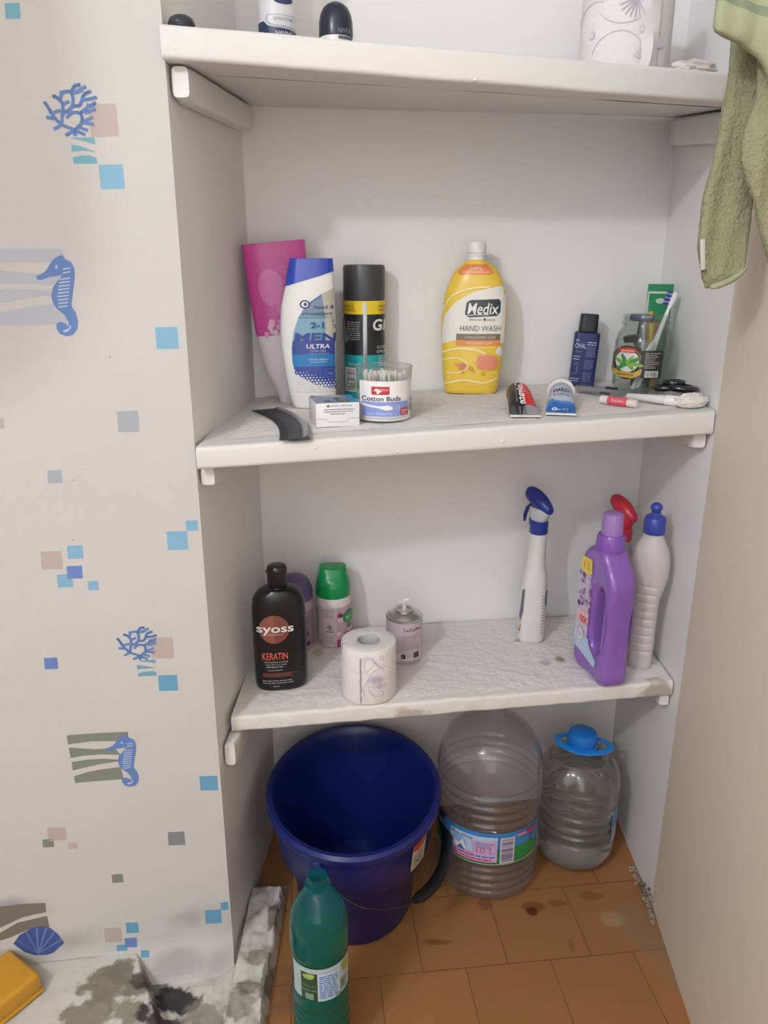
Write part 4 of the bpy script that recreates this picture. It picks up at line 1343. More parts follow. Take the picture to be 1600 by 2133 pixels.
# --- clear case left of the jar
t = place('plastic_case', 'clear plastic razor case with a dark insert in front of the glass jar', 'case', .394, 1.377, z2, -34)
mb = MB()
mb.box(-.052, .040, -.016, .016, 0, .014, CLEAR, bev=.003).box(-.050, .038, -.014, .014, .0015, .0125, CLEAR, bev=.002)
mb.build('shell', t)
mb = MB().box(.004, .026, -.005, .005, .012, .016, M('1E222B', .4), bev=.0015)
mb.box(.002, .022, -.0145, -.0125, .004, .008, M('23262E', .4))
mb.build('insert', t)

# --- lip balm, white brush, tissue
t = place('lip_balm', 'small pink and red lip balm tube lying before the clear case', 'lip balm', .392, 1.270, z2, -30)
TX = Matrix.Translation((0, 0, .0075)) @ Matrix.Rotation(pi / 2, 4, 'Y')
MB().lathe([(.006, -.021), (.0072, -.02), (.0072, .014), (.006, .0145)], M('DD5A66', .35), n=24, T=TX).build('barrel', t)
MB().lathe([(.0055, -.036), (.0068, -.035), (.0068, -.0212)], M('E8DEDA', .4), n=24, T=TX).build('cap', t)
MB().lathe([(.0066, .0146), (.0066, .030), (.0055, .031)], M('E9D6D2', .4), n=24, T=TX).build('foot', t)
D = Decal(lambda x, z, off: (x, -(.0074 + off) * cos((z - .0075) / .0075), .0075 + (.0074 + off) * sin((z - .0075) / .0075)), 0, .009, 1, 1, cell=.003)
D.text('balm', -.012, -.0 + .002, .0055, M('F0C8CA', .4), w=.022)
D.build('label_print', t)
t = place('electric_brush_handle', 'white brush handle lying along the shelf edge beside the tissue', 'brush', .455, 1.277, z2, -20)
TX = Matrix.Translation((0, 0, .009)) @ Matrix.Rotation(pi / 2, 4, 'Y')
MB().lathe([(.003, -.052), (.0045, -.050), (.006, -.02), (.0078, .012), (.0078, .0145)], M('DFDDDA', .35), n=24, T=TX).build('handle', t)
MB().lathe([(.0084, .015), (.0088, .016), (.0088, .034), (.0075, .036)], M('EDEBE8', .35), n=24, T=TX).build('cap', t)

def crumple(name, label, loc, rx, ry, rz_, seed, mat, rzang=0.0):
    mb = MB()
    n, rings = 40, []
    for i in range(1, 20):
        a = pi * i / 20
        ring = []
        for j in range(n):
            b_ = 2 * pi * j / n
            d = Vector((sin(a) * cos(b_), sin(a) * sin(b_), -cos(a)))
            k = 1 + .30 * mnoise.noise(d * 2.2 + Vector((seed, 0, 0))) + .16 * mnoise.noise(d * 6 + Vector((0, seed, 0)))
            ring.append((rx * d.x * k, ry * d.y * k, max(.0004, rz_ * (.75 + d.z * k))))
        rings.append(ring)
    mb.rings(rings, mat)
    o = mb.build(name, loc=loc, rz=rzang, sharp=25)
    return tag(o, label, 'tissue')
TISSUE = M('E4DFDA', .9, bump=.5, bscale=60)
crumple('crumpled_tissue', 'crumpled white tissue at the right end of the middle shelf', (.499, 1.243, z2(.499, 1.243) + .0018), .028, .014, .013, 3, TISSUE, .2)

# --- two toothpaste tubes lying with their folded ends to the front
def tube_thing(label, x, y, rz, L, w, r, bodym, capm, capr, capl, art, ks=1.0):
    t = thing('toothpaste_tube', label, 'tube', (x, y, z2(x, y) + .0034), rz)
    def sec(q):
        k = max(0, min(1, (q - .006) / (L - .012)))
        s = k * k * (3 - 2 * k)
        a = lerp(w / 2, r, s) if k > 0 else w / 2
        b_ = lerp(.0008, r, s ** .75)
        return a, b_
    def tz(q):
        return sec(q)[1] + .0004
    mb = MB()
    rings = []
    for i in range(31):
        q = L * i / 30
        a, b_ = sec(q)
        rings.append([(a * cos(2 * pi * j / 40), q, tz(q) + b_ * sin(2 * pi * j / 40)) for j in range(40)])
    a, b_ = sec(L)
    rings.append([(.9 * a * cos(2 * pi * j / 40), L + .002, tz(L) + .9 * b_ * sin(2 * pi * j / 40)) for j in range(40)])
    mb.rings(rings, bodym)
    mb.build('body', t)
    TX = Matrix.Translation((0, L + .0022, tz(L) + max(0, capr - r) + .0005)) @ Matrix.Rotation(-pi / 2, 4, 'X')
    MB().lathe([(capr, 0), (capr, capl * .55), (capr * .96, capl * .8), (capr * .8, capl * .94), (capr * .5, capl)], capm, n=36, T=TX).build('cap', t)
    mb = MB().box(-w / 2 - .0004, w / 2 + .0004, -.0005, .007, .0002, .0026, M('E6E3DE', .4))
    mb.build('crimp', t)
    def fn(x_, q, off):
        a, b_ = sec(max(0, min(L, q)))
        u = max(-.999, min(.999, x_ / a))
        return (u * a, q, tz(q) + b_ * math.sqrt(1 - u * u) + off)
    D = Decal(fn, 0, 0, 1, -ks, cell=.005, off=.0005)
    art(D)
    D.build('label_print', t)
    return t

def art1(D):
    RED, SIL = M('D8343E', .35), M('A9ADB4', .3, metal=.3)
    D.poly([(.004, .032), (.020, .036), (.022, .06), (.0205, .10), (.012, .10), (-.001, .086), (-.004, .062)], RED)
    D.poly([(.0235, .0075), (.021, .034), (.006, .033), (-.001, .028), (-.003, .0075)], SIL)
    D.poly([(-.0215, .0075), (-.012, .0075), (-.0125, .03), (-.019, .034)], M('4A4D50', .35))
    D.text('Colgate', .004, .098, .012, WHITE_L, w=.064, bold=.02, rot=-90)
    D.text('WHITE', .004, .030, .0085, M('30343A', .4), w=.021, bold=.01, rot=-90)
    D.stroke([(-.008, .08), (-.009, .04)], .003, M('5A5C5E', .4)).stroke([(-.006, .028), (-.007, .009)], .003, M('6A6C6E', .4))
tube_thing('squeezed black and red toothpaste tube lying on the middle shelf', .222, 1.192, math.radians(-2), .105, .047, .0195, M('26282A', .32), M('DAD8D2', .4), .0165, .02, art1)

def art2(D):
    BLU, LB = M('2F6CB4', .3), M('5C86C6', .3)
    D.poly([(-.0235, .0075), (.0235, .0075), (.0225, .036), (.010, .032), (-.002, .034), (-.012, .040), (-.0225, .038)], BLU)
    D.poly([(-.0215, .03), (-.010, .037), (.002, .031), (.0215, .035), (.0215, .04), (.0, .037), (-.0215, .044)], LB)
    D.ell(.0, .018, .017, .005, M('23559A', .35)).text('Oral', .012, .0155, .006, M('DCE4F2', .4), w=.017, rot=180, shear=.2).ell(-.010, .0185, .0045, .0042, M('DCE4F2', .4)).text('B', -.0085, .0165, .0045, BLU, rot=180, bold=.03)
    D.text('CLEAN', .013, .058, .0085, M('2C3550', .4), w=.0255, rot=180, bold=.02)
    D.text('PROTECT &', .0135, .0485, .005, M('2C3550', .4), w=.026, rot=180)
    D.ell(-.015, .042, .004, .002, M('4FA078', .4))
    D.rect(-.0165, .086, .0165, .089, M('2E3A66', .4)).stroke([(-.014, .082), (.014, .082)], .0006, M('8B8FA6', .4))
tube_thing('silver and blue toothpaste tube with a big white cap on the middle shelf', .279, 1.200, math.radians(-11), .080, .047, .0195, M('B7BCCB', .3), M('DEDBD6', .4), .0225, .036, art2, ks=.82)

# --- cotton bud tub
BX, BY = .0, 1.222
t = place('cotton_bud_tub', 'open clear tub of cotton buds with a blue and white label', 'tub', BX, BY, z2)
TUB = thin('tub_plastic', 'FAFAFA', haze=.09, hazecol='DEDEDE')
prof = [(.040, .0006), (.0415, .003), (.0425, .03), (.0445, .084)]
mb = MB().lathe(prof, TUB, n=56, caps=(True, False)).lathe([(.0435, .084), (.0415, .03), (.0403, .004), (.02, .0035)], TUB, n=56, caps=(False, True))
mb.lathe([(.0446, .082), (.0456, .083), (.0446, .0848), (.0434, .0842)], TUB, n=56, caps=(False, False))
mb.build('tub', t)
rf = lambda z: .0424 + (z - .03) * .037
D = Decal(flat_cyl(.0432, rf), 801, 880, .000765, .00074, cell=.005, off=.0006)
D.rrect(752, 792, 856, 876, 2, WHITE_L)
D.rrect(776, 803, 812, 820, 2, M('BE3A46', .4)).text('MEDICA', 787, 812, 4.5, WHITE_L, w=22).poly([(780, 812), (786, 806), (792, 811), (798, 813), (792, 815), (790, 819), (786, 817), (787, 813)], WHITE_L)
D.text('Cotton Buds', 757, 833, 9.5, M('2B3358', .45), w=77, bold=.012)
D.rect(757, 835, 848, 866, M('8D9BD8', .45)).poly([(758, 839), (790, 844), (808, 842), (818, 846), (818, 851), (806, 853), (790, 848), (758, 844)], WHITE_L)
D.text('eco-friendly', 768, 862, 5, M('D6DDF6', .45), w=50).stroke([(824, 843), (827, 847), (824, 852)], 1, WHITE_L).stroke([(829, 842), (832, 847), (829, 853)], 1, WHITE_L)
D.rrect(833, 849, 848, 864, 1.5, M('B84452', .45)).text('200', 835, 857, 5, WHITE_L, w=11).lines(837, 845, 860, 1.2, WHITE_L, ragged=0)
D.lines(756, 846, 868, 1, M('8A8C94', .5), n=2, gap=3, ragged=.3)
D.rrect(742, 798, 750.5, 815, 1, M('4E9A62', .45)).ell(750, 842, 5, 9, M('AFC0DC', .5)).bars(849.5, 828, 855, 858, M('5A5C60', .5), vertical=False)
D.build('label', t)
# the buds in the tub
BUD = M('EFEDE6', .85)
bud0 = None
rb = random.Random(11)
for k in range(54):
    a = rb.random() * 2 * pi
    rad = .034 * math.sqrt(rb.random())
    fx, fy = rad * cos(a), rad * sin(a)
    sp = rb.uniform(-.12, .12)
    tx_ = max(-.036, min(.036, fx + rb.uniform(-.012, .010) - .004))
    ty_ = max(-.030, min(.034, fy + rb.uniform(-.010, .012)))
    if math.hypot(tx_, ty_) > .037:
        tx_, ty_ = tx_ * .037 / math.hypot(tx_, ty_), ty_ * .037 / math.hypot(tx_, ty_)
    L = .072
    if bud0 is None:
        mb = MB().tube([(0, 0, .004), (0, 0, L - .004)], .00125, BUD, n=8)
        for zz in (.006, L - .006):
            mb.ball((0, 0, zz), (.0025, .0025, .006), BUD, n=10)
        b0_ = mb.build('cotton_bud')
        bud0 = b0_
    else:
        b0_ = bud0.copy()
        COL.objects.link(b0_)
    d = Vector((tx_ - fx, ty_ - fy, .068)).normalized()
    b0_.rotation_mode = 'QUATERNION'
    b0_.rotation_quaternion = d.to_track_quat('Z', 'Y')
    b0_.location = (BX + fx, BY + fy, z2(BX, BY) + .0062)
    tag(b0_, 'white cotton bud standing in the open clear tub', 'cotton bud', 'cotton buds in the clear tub')

# --- soap box
t = place('soap_box', 'small white and silver soap carton before the white shampoo', 'box', -.079, 1.200, z2, 10)
CARD = M('E9E8E8', .45)
MB().box(-.034, .034, -.036, .036, 0, .037, CARD, bev=.0012).build('carton', t)
D = Decal(flat_map(-.036), 0, -.006, 1, 1, cell=.05)
DG, DB = M('6D6F78', .5), M('6E9CC8', .5)
D.text('gentle exfoliating', -.010, -.0375, .003, DB, w=.032).ell(-.015, -.0385, .003, .0016, DG)
D.lines(-.022, .026, -.0335, .0009, M('55565A', .5), n=2, gap=.0033, ragged=.05).lines(-.012, .012, -.0268, .0009, M('55565A', .5), ragged=.05)
D.stroke([(-.034, -.019), (-.019, -.019), (-.013, -.014), (.012, -.014), (.018, -.019), (.034, -.019)], .0006, M('A9AAB0', .5))
D.build('front_print', t)
D = Decal(lambda x, y, off: (x, y * 1.3, .037 + off), 0, 0, 1, -1, cell=.05)
SV = M('C3C6D2', .3, metal=.35)
D.rect(-.0335, -.0265, .019, .0265, SV).rect(.020, -.0265, .0335, .0265, M('4F9FD6', .4)).ell(-.002, .016, .016, .008, M('D6D8E2', .35))
D.text('Dove', .0, -.022, .010, M('5B5E6E', .4), w=.03, rot=90).ell(-.014, -.016, .005, .003, M('5B5E6E', .4)).lines(.005, .016, -.02, .0012, M('8F93A4', .4), n=5, gap=.006)
D.rect(.016, -.0265, .0195, -.008, M('8A836E', .4, metal=.4)).ell(-.029, .022, .003, .002, DG)
D.build('top_print', t)

# --- comb
t = thing('comb', 'curved black comb with a glossy spine overhanging the shelf front', 'comb', (-.162, 1.185, z2(-.162, 1.185) + .0022), math.radians(20))
CB, CS = M('23292F', .38), M('3E4247', .15, coat=.5)
# plan outline: spine on the right bowed to the right, tooth tips on the left
def spine(q):
    return .030 * math.sin(pi * (.20 + .75 * q)) + .012
mb = MB()
T_ = .0016
NQ = 60
sp_pts = [(spine(i / NQ), lerp(.128, -.118, i / NQ)) for i in range(NQ + 1)]
wid = lambda q: .050 - .006 * q
mb.rings([[(x - .010, y, .0012), (x - .010, y, .0034), (x - wid(i / NQ) + .012, y + .003, .0026), (x - wid(i / NQ) + .012, y + .003, .0013)] for i, (x, y) in enumerate(sp_pts)], CB)
pr = []
for (x, y), i in zip(sp_pts, range(NQ + 1)):
    q = i / NQ
    pr.append([(x - .012, y, .0006), (x - .012, y, .0042), (x - .006, y, .0062), (x, y, .005), (x + .0015, y, .003), (x, y, .0006)])
mb.rings(pr, CS)
mb.build('spine', t)
mb = MB()
NT = 46
for k in range(NT):
    q = (k + .5) / NT
    i = int(q * NQ)
    x, y = sp_pts[i]
    w_ = wid(q)
    x1 = x - .010
    x0 = x - w_
    ty = .00245
    mb.add([(x1, y - ty, .0010), (x1, y + ty, .0010), (x0, y + ty * .45 + .004, .0012), (x0, y - ty * .45 + .004, .0012), (x1, y - ty, .0036), (x1, y + ty, .0036), (x0, y + ty * .45 + .004, .0024), (x0, y - ty * .45 + .004, .0024)],
           [(3, 2, 1, 0), (4, 5, 6, 7), (0, 1, 5, 4), (1, 2, 6, 5), (2, 3, 7, 6), (3, 0, 4, 7)], CB)
mb.build('teeth', t, smooth=False)

# ================================================================== top shelf
t = thing('shaving_gel_can', 'white and navy shaving gel can at the left of the top shelf', 'can', (-.158, 1.30, ztop(-.158, 1.3) + .001), face_cam(-.158, 1.3))
R = .0275
MB().lathe([(R - .002, 0), (R, .002), (R, .15), (R - .003, .156), (R - .01, .162)], M('E0DFE2', .3)).build('body', t)
MB().lathe([(.017, .160), (.018, .162), (.018, .195), (.015, .200)], M('26315A', .35)).build('cap', t)
D = Decal(flat_cyl(R), 579, 111, .00079, .00078, cell=.006, off=.0004)
NV = M('2F3B62', .35)
D.poly([(545, 111), (613, 111), (613, 46), (575, 43), (562, 40), (555, 32), (545, 33)], NV).ell(591, -2, 17, 7, NV).ell(591, -40, 22, 24, NV)
D.poly([(562, 22), (615, 22), (615, 44), (575, 41), (563, 37), (558, 30)], M('B9BBC6', .35)).poly([(564, 24), (614, 24), (614, 41), (575, 39), (565, 35), (561, 30)], M('DCDCE0', .35))
D.text('SENSITIVE', 573, 32, 5, M('6D7182', .4), w=34).text('SHAVING', 575, 55, 6, WHITE_L, w=31).text('GEL', 582, 67, 8, WHITE_L, w=18).lines(572, 606, 75, 2, M('A9B2CC', .4), n=5, gap=6)
D.build('label_print', t)

t = thing('roll_on_deodorant', 'roll-on deodorant with a black domed cap on the top shelf', 'deodorant', (-.0665, 1.215, ztop(-.06, 1.21) + .001), face_cam(-.0665, 1.215))
R = .0232
MB().lathe([(R - .003, 0), (R, .003), (R, .026), (R - .001, .027)], M('E6E2E2', .3)).build('body', t)
MB().lathe([(R, .0272), (R + .0004, .03), (R, .046), (R - .002, .055), (R - .006, .063), (R - .012, .068), (.004, .071), (.001, .0712)], M('23283A', .28)).build('cap', t)
D = Decal(flat_cyl(R + .0004), 701, 73, .00077, .00077, cell=.005, off=.0004)
D.text('NIVEA', 705, 36, 8, M('8B90A8', .4), w=22).rect(705, 40, 729, 45, M('5D6378', .4))
D.poly([(683, 68), (697, 66), (697, 71), (684, 73)], M('C24A4A', .4)).poly([(708, 72), (716, 66), (724, 68), (731, 72), (728, 84), (712, 84)], M('3A3F4C', .4))
D.build('label_print', t)

t = thing('jar_lid', 'low dark lid at the far left end of the top shelf', 'lid', (-.250, 1.087, ztop(-.25, 1.09) + .001))
MB().lathe([(.0150, 0), (.0160, .002), (.0160, .007), (.0143, .011), (.0088, .0142), (.002, .0150)], M('3A3B42', .35), n=40).build('shell', t)
MB().lathe([(.0160, .003), (.0165, .004), (.0165, .006), (.0160, .007)], M('2E2F35', .35), n=40).build('rim_band', t)

def paper_roll(name, label, loc, r, h, core, rz, seed, body_art, flap_a=None, tilt=0):
    PAPERM = M('E9E5E4', .9, bump=.25, bscale=160)
    t = thing(name, label, 'toilet roll', loc, rz)
    n = 64
    mb = MB()
    def prof(k):
        return [(core, .001), (r - .004, 0), (r - .001, .0015), (r, .005), (r, h - .005), (r - .001, h - .0015), (r - .004, h), (core + .002, h - .0015), (core, h - .002)][k]
    rings = []
    for k in range(9):
        pr, z = prof(k)
        rings.append([((pr + (.0006 * mnoise.noise((cos(a) * 2, sin(a) * 2, z * 20 + seed)) if pr > core + .01 else 0)) * cos(a), pr * sin(a), z) for a in [2 * pi * j / n for j in range(n)]])
    rings.append([(core * cos(2 * pi * j / n), core * sin(2 * pi * j / n), .003) for j in range(n)])
    mb.rings(rings, PAPERM, caps=(False, False))
    mb.build('paper', t)
    mb = MB().lathe([(core - .0012, .001), (core - .0002, .001), (core - .0002, h - .001), (core - .0012, h - .001), (core - .0012, .001)], M('C9C9C6', .8), n=48, caps=(False, False))
    mb.build('cardboard_core', t)
    D = Decal(flat_cyl(r + .0008), 0, 0, 1, 1, cell=.006, off=.0003)
    body_art(D, r, h)
    D.build('printed_pattern', t)
    return t
LI, LI2, LI3 = M('D5CDD8', .9), M('C6BCD0', .9), M('DDD3DF', .9)
def pattern(D, r, h, s=1.0):
    rp = random.Random(int(h * 1e4))
    def flower(x, y, q):
        for k in range(7):
            a = math.radians(-160 + k * 24)
            D.stroke([(x, y), (x + q * cos(a), y + q * sin(a))], .0012, LI2, up=(k == 0))
    def arc(x, y, q, a0, a1):
        D.stroke([(x + q * cos(math.radians(lerp(a0, a1, k / 10))), y + q * sin(math.radians(lerp(a0, a1, k / 10)))) for k in range(11)], .0009, LI)
    for k in range(5):
        arc(lerp(-.6, .6, rp.random()) * r, -h * rp.random(), h * .28, rp.uniform(0, 180), rp.uniform(200, 330))
    for k in range(3):
        flower(lerp(-.7, .7, rp.random()) * r, -h * rp.uniform(.15, .85), h * .13)
    for k in range(5):
        x, y = lerp(-.8, .8, rp.random()) * r, -h * rp.uniform(.1, .9)
        D.ell(x, y, .003, .0045, LI).ell(x, y, .0018, .003, M('E9E5E4', .9))
def pat_small(D, r, h):
    pattern(D, r, h)
    D.rect(-.0145, -.092, -.0128, -.008, M('A49FA8', .9))
    D.poly([(-.012, -.094), (.004, -.094), (.012, -.080), (.024, -.068), (.026, -.066), (.012, -.078), (.002, -.090), (-.012, -.090)], LI3)
    D.stroke([(.0, -.030), (.012, -.014), (.03, -.002)], .001, LI).stroke([(.004, -.094), (.014, -.080), (.024, -.068)], .0008, LI2)
t = paper_roll('toilet_roll', 'white toilet roll with lilac print and a loose edge, standing on the lowest shelf', (-.027, 1.208, z1(-.027, 1.208) + .0022), .0485, .103, .0205, face_cam(-.027, 1.208), 1, pat_small)
mb = MB()
mb.rings([[(-.0128 + .0009 * (q % 2), -.0478, .004 + .011 * q * .8) for q in range(10)], [(-.0148 + .0008 * (q % 2), -.0504, .004 + .011 * q * .8) for q in range(10)]], M('DAD5D6', .9), closed=False)
mb.build('loose_edge', t)

def pat_big(D, r, h):
    def arc(x, y, qx, qy, a0, a1, c=LI, w=.001):
        D.stroke([(x + qx * cos(math.radians(lerp(a0, a1, k / 12))), y + qy * sin(math.radians(lerp(a0, a1, k / 12)))) for k in range(13)], w, c)
    arc(-.010, -.030, .036, .030, 190, 350)
    arc(-.004, -.105, .040, .036, 40, 150)
    arc(-.045, -.080, .022, .022, 180, 300)
    for (x, y) in [(-.047, -.060), (.022, -.060), (.038, -.055), (-.02, -.13)]:
        D.ell(x, y, .0035, .0055, LI).ell(x, y, .002, .0035, M('E3DDE0', .9))
    for k in range(8):
        a = math.radians(60 + k * 17)
        D.stroke([(.012, -.100), (.012 + .024 * cos(a), -.100 + .026 * sin(a))], .0013, LI2, up=(k == 0))
    for k in range(7):
        a = math.radians(200 + k * 22)
        D.stroke([(.026, -.022), (.026 + .014 * cos(a), -.022 + .016 * sin(a))], .0013, LI, up=(k == 0))
    D.stroke([(-.002, -.112), (.030, -.1135), (.042, -.118)], .0016, LI2)
    D.ell(.047, -.045, .004, .008, LI)
t = paper_roll('toilet_roll', 'large roll of lilac printed paper at the right of the top shelf', (.365, 1.325, ztop(.365, 1.32) + .0032), .067, .15, .022, face_cam(.365, 1.325), 2, pat_big)
mb = MB()
mb.rings([[(.020 + .004 * sin(q * .9), -.0655 + .001 * sin(q * 2), .01 + q * .012) for q in range(12)], [(.036 + .003 * sin(q * .7), -.0640 - .004 * sin(q), .012 + q * .012) for q in range(12)], [(.046, -.0535, .012 + q * .012) for q in range(12)]], M('E6E1E1', .9), closed=False)
mb.build('loose_edge', t)
crumple('crumpled_tissue', 'small crumpled white tissue beside the big roll on the top shelf', (.437, 1.225, ztop(.437, 1.22) + .001), .034, .016, .010, 5, TISSUE, .2)

# ================================================================== lowest shelf
# --- black shampoo
t = place('shampoo_bottle', 'black shampoo bottle with a copper circle at the left of the lowest shelf', 'bottle', -.186, 1.238, z1, 2)
BK = M('15161A', .28)
B = Body([(0, -.044, .044, -.027, .027, 2.6), (.015, -.047, .047, -.029, .029, 2.6), (.08, -.0475, .0475, -.030, .030, 2.6), (.150, -.0470, .0470, -.029, .029, 2.5), (.170, -.045, .045, -.028, .028, 2.4), (.184, -.0375, .0375, -.026, .026, 2.2), (.1925, -.026, .026, -.022, .022, 2.0), (.196, -.017, .017, -.017, .017, 2)])
B.mesh(MB(), BK, rnd=.005).build('body', t)
mb = MB().lathe([(.0165, .195), (.0175, .197), (.0178, .224), (.0172, .229), (.015, .232), (.008, .233)], BK)
mb.box(-.0195, -.012, -.006, .004, .220, .224, BK, bev=.001)
mb.build('cap', t)
D = Decal(B.front, 587, 1440, .00087, .00089, cell=.005, off=.0006)
CO_, CO2, SR = M('9A6256', .35, metal=.35), M('84524A', .35, metal=.35), M('E4E4E4', .35)
D.ell(575, 1301, 30, 30, CO_)
D.poly([(575, 1271)] + [(575 + 30 * cos(math.radians(a)), 1301 + 30 * sin(math.radians(a))) for a in range(-90, 91, 10)], CO2)
D.text('syoss', 540, 1307, 17, SR, w=74, bold=.015).lines(563, 592, 1311, 1.5, M('C9B4AE', .4), ragged=0)
D.text('KERATIN', 549, 1366, 15, M('DB6A5C', .4), w=51, bold=.01)
D.text('HARMONIZING SHAMPOO', 552, 1373, 3.2, M('B9B9BA', .4), w=48).text('FOR BRITTLE HAIR', 555, 1378.5, 3.2, M('B9B9BA', .4), w=42).lines(556, 592, 1381, 2, M('A9A9AA', .4))
D.text('BLACK KERATIN', 560, 1391, 3.2, M('B9B9BA', .4), w=28).lines(548, 622, 1396, 1.3, M('A45A50', .4), n=3, gap=3, ragged=.3)
D.lines(547, 610, 1412, 2, M('9A9A9C', .4), n=2, gap=5).text('500 ml', 568, 1427, 3.5, M('B9B9BA', .4), w=12)
D.build('label_print', t)

# --- air freshener cans
R = .0345
def freshener(label, x, y, capm, bodym, h, art=None):
    t = place('air_freshener_can', label, 'can', x, y, z1, 0, group=None)
    MB().lathe([(R - .003, 0), (R - .001, .0015), (R, .004), (R, .104), (R - .001, .106)], bodym, n=48).build('body', t)
    if art:
        art(t)
    return t
def art_g(t):
    D = Decal(flat_cyl(R), 697, 1340, .00093, .0009, cell=.005, off=.0004)
    PR, PK, PD = M('D3C2C6', .4), M('C46A9A', .4), M('A03468', .4)
    D.rect(661, 1244, 703, 1338, PR).lines(671, 700, 1250, 2, M('A2939A', .4), n=4, gap=5).lines(669, 702, 1310, 1.6, M('A2939A', .4), n=6, gap=4)
    D.poly([(688, 1284), (695, 1291), (688, 1299), (681, 1291)], M('6B5F63', .4)).poly([(688, 1286.5), (693, 1291), (688, 1296), (683, 1291)], M('E2D8DA', .4)).ell(688, 1291, 2, 3, M('4A4144', .4))
    D.rect(680, 1300, 697, 1303, M('8B7E84', .4))
    D.rect(704, 1244, 735, 1338, M('C9A9B4', .4))
    rf_ = random.Random(5)
    for k in range(16):
        u, v = 706 + 27 * rf_.random(), 1258 + 70 * rf_.random()
        D.ell(u, v, 4 + 4 * rf_.random(), 3 + 4 * rf_.random(), [PK, PD, M('E6D6DE', .4), M('7F8A5A', .4), M('D99AB8', .4)][k % 5], n=10)
    D.rect(703, 1320, 724, 1338, PD)
    D.ell(726, 1269, 11, 14, M('2C8A4E', .4)).ell(726, 1269, 8, 11, M('4FA56C', .4)).text('air', 721, 1272, 6, WHITE_L, w=11)
    D.build('label_print', t)
GREEN = M('12924E', .28)
t = freshener('white and pink air freshener can with a bright green cap on the lowest shelf', -.102, 1.418, GREEN, M('E3DCDC', .35), .16, art_g)
cb = Body([(.104, -R - .0005, R + .0005, -R - .0005, R + .0005, 2), (.122, -R, R, -R, R, 2), (.136, -.032, .032, -.031, .031, 2.1), (.147, -.0285, .0285, -.024, .026, 2.5), (.162, -.0265, .0265, -.016, .022, 3.2)])
cb.mesh(MB(), GREEN, rnd=.0012).build('cap', t)
def art_p(t):
    D = Decal(flat_cyl(R), 628, 1340, .00093, .0009, cell=.006, off=.0004)
    D.rect(636, 1245, 664, 1330, M('9B8292', .4)).lines(640, 655, 1262, 2, M('5E4A58', .4), n=4, gap=9).ell(652, 1322, 4, 5, M('3B3038', .4)).ell(650, 1298, 4, 5, M('6A4A5C', .4))
    D.build('label_print', t)
t = freshener('air freshener can with a dull purple domed cap behind the black shampoo bottle', -.176, 1.395, None, M('BFA9B4', .35), .155, art_p)
MB().lathe([(R + .0004, .105), (R, .122), (R - .004, .136), (R - .010, .146), (R - .020, .1525), (.003, .155)], M('65557F', .35), n=48).build('cap', t)

# --- open spray can
t = place('spray_can', 'pale pink spray can without a cap showing its silver dome behind the toilet roll', 'can', .039, 1.340, z1)
R = .0345
MB().lathe([(R - .003, 0), (R - .001, .0015), (R, .004), (R, .085), (R - .0005, .087)], M('CDBFC6', .35), n=48).build('body', t)
SILV = M('D2D2D0', .32, metal=1.0)
MB().lathe([(R - .0005, .0865), (R + .0009, .088), (R + .0009, .091), (R - .001, .0925), (R - .0035, .092), (R - .006, .0945), (R - .011, .0985), (.0195, .1005), (.018, .0995), (.0175, .1015), (.0185, .103), (.0175, .104), (.013, .103), (.012, .101), (.005, .101)], SILV, n=48).build('metal_dome', t)
mb = MB().lathe([(.004, .100), (.004, .120), (.003, .1205)], WHITE, n=16)
mb.box(-.012, .004, -.0018, .0018, .1165, .1195, WHITE, bev=.0007)
mb.box(-.0015, .009, -.0015, .0015, .120, .125, WHITE, bev=.0007)
mb.box(-.0018, .0018, -.012, .004, .116, .1185, WHITE, bev=.0007)
mb.build('valve_stem', t)
D = Decal(flat_cyl(R), 842, 1383, .00092, .00088, cell=.006, off=.0004)
D.rect(804, 1285, 880, 1355, M('C6B4BE', .4)).rect(804, 1355, 880, 1375, M('DAD3D6', .4))
for k in range(6):
    D.ell(842 + k * 6, 1296 + (k % 2) * 4, 2, 2, M('8E6A80', .4), n=8)
D.text('refill', 842, 1302, 5, M('8E6A80', .4), w=30).lines(838, 872, 1312, 1.6, M('A08F98', .4), n=7, gap=5)
D.rect(836, 1356, 845, 1366, M('2E2A2C', .4)).rect(861, 1354, 871, 1366, M('3A3638', .4)).rect(847, 1357, 858, 1364, M('B9B2B6', .4)).text('r', 838, 1364, 6, WHITE_L)
D.lines(834, 876, 1371, 1.5, M('8E858A', .4), n=2, gap=4)
D.build('label_print', t)

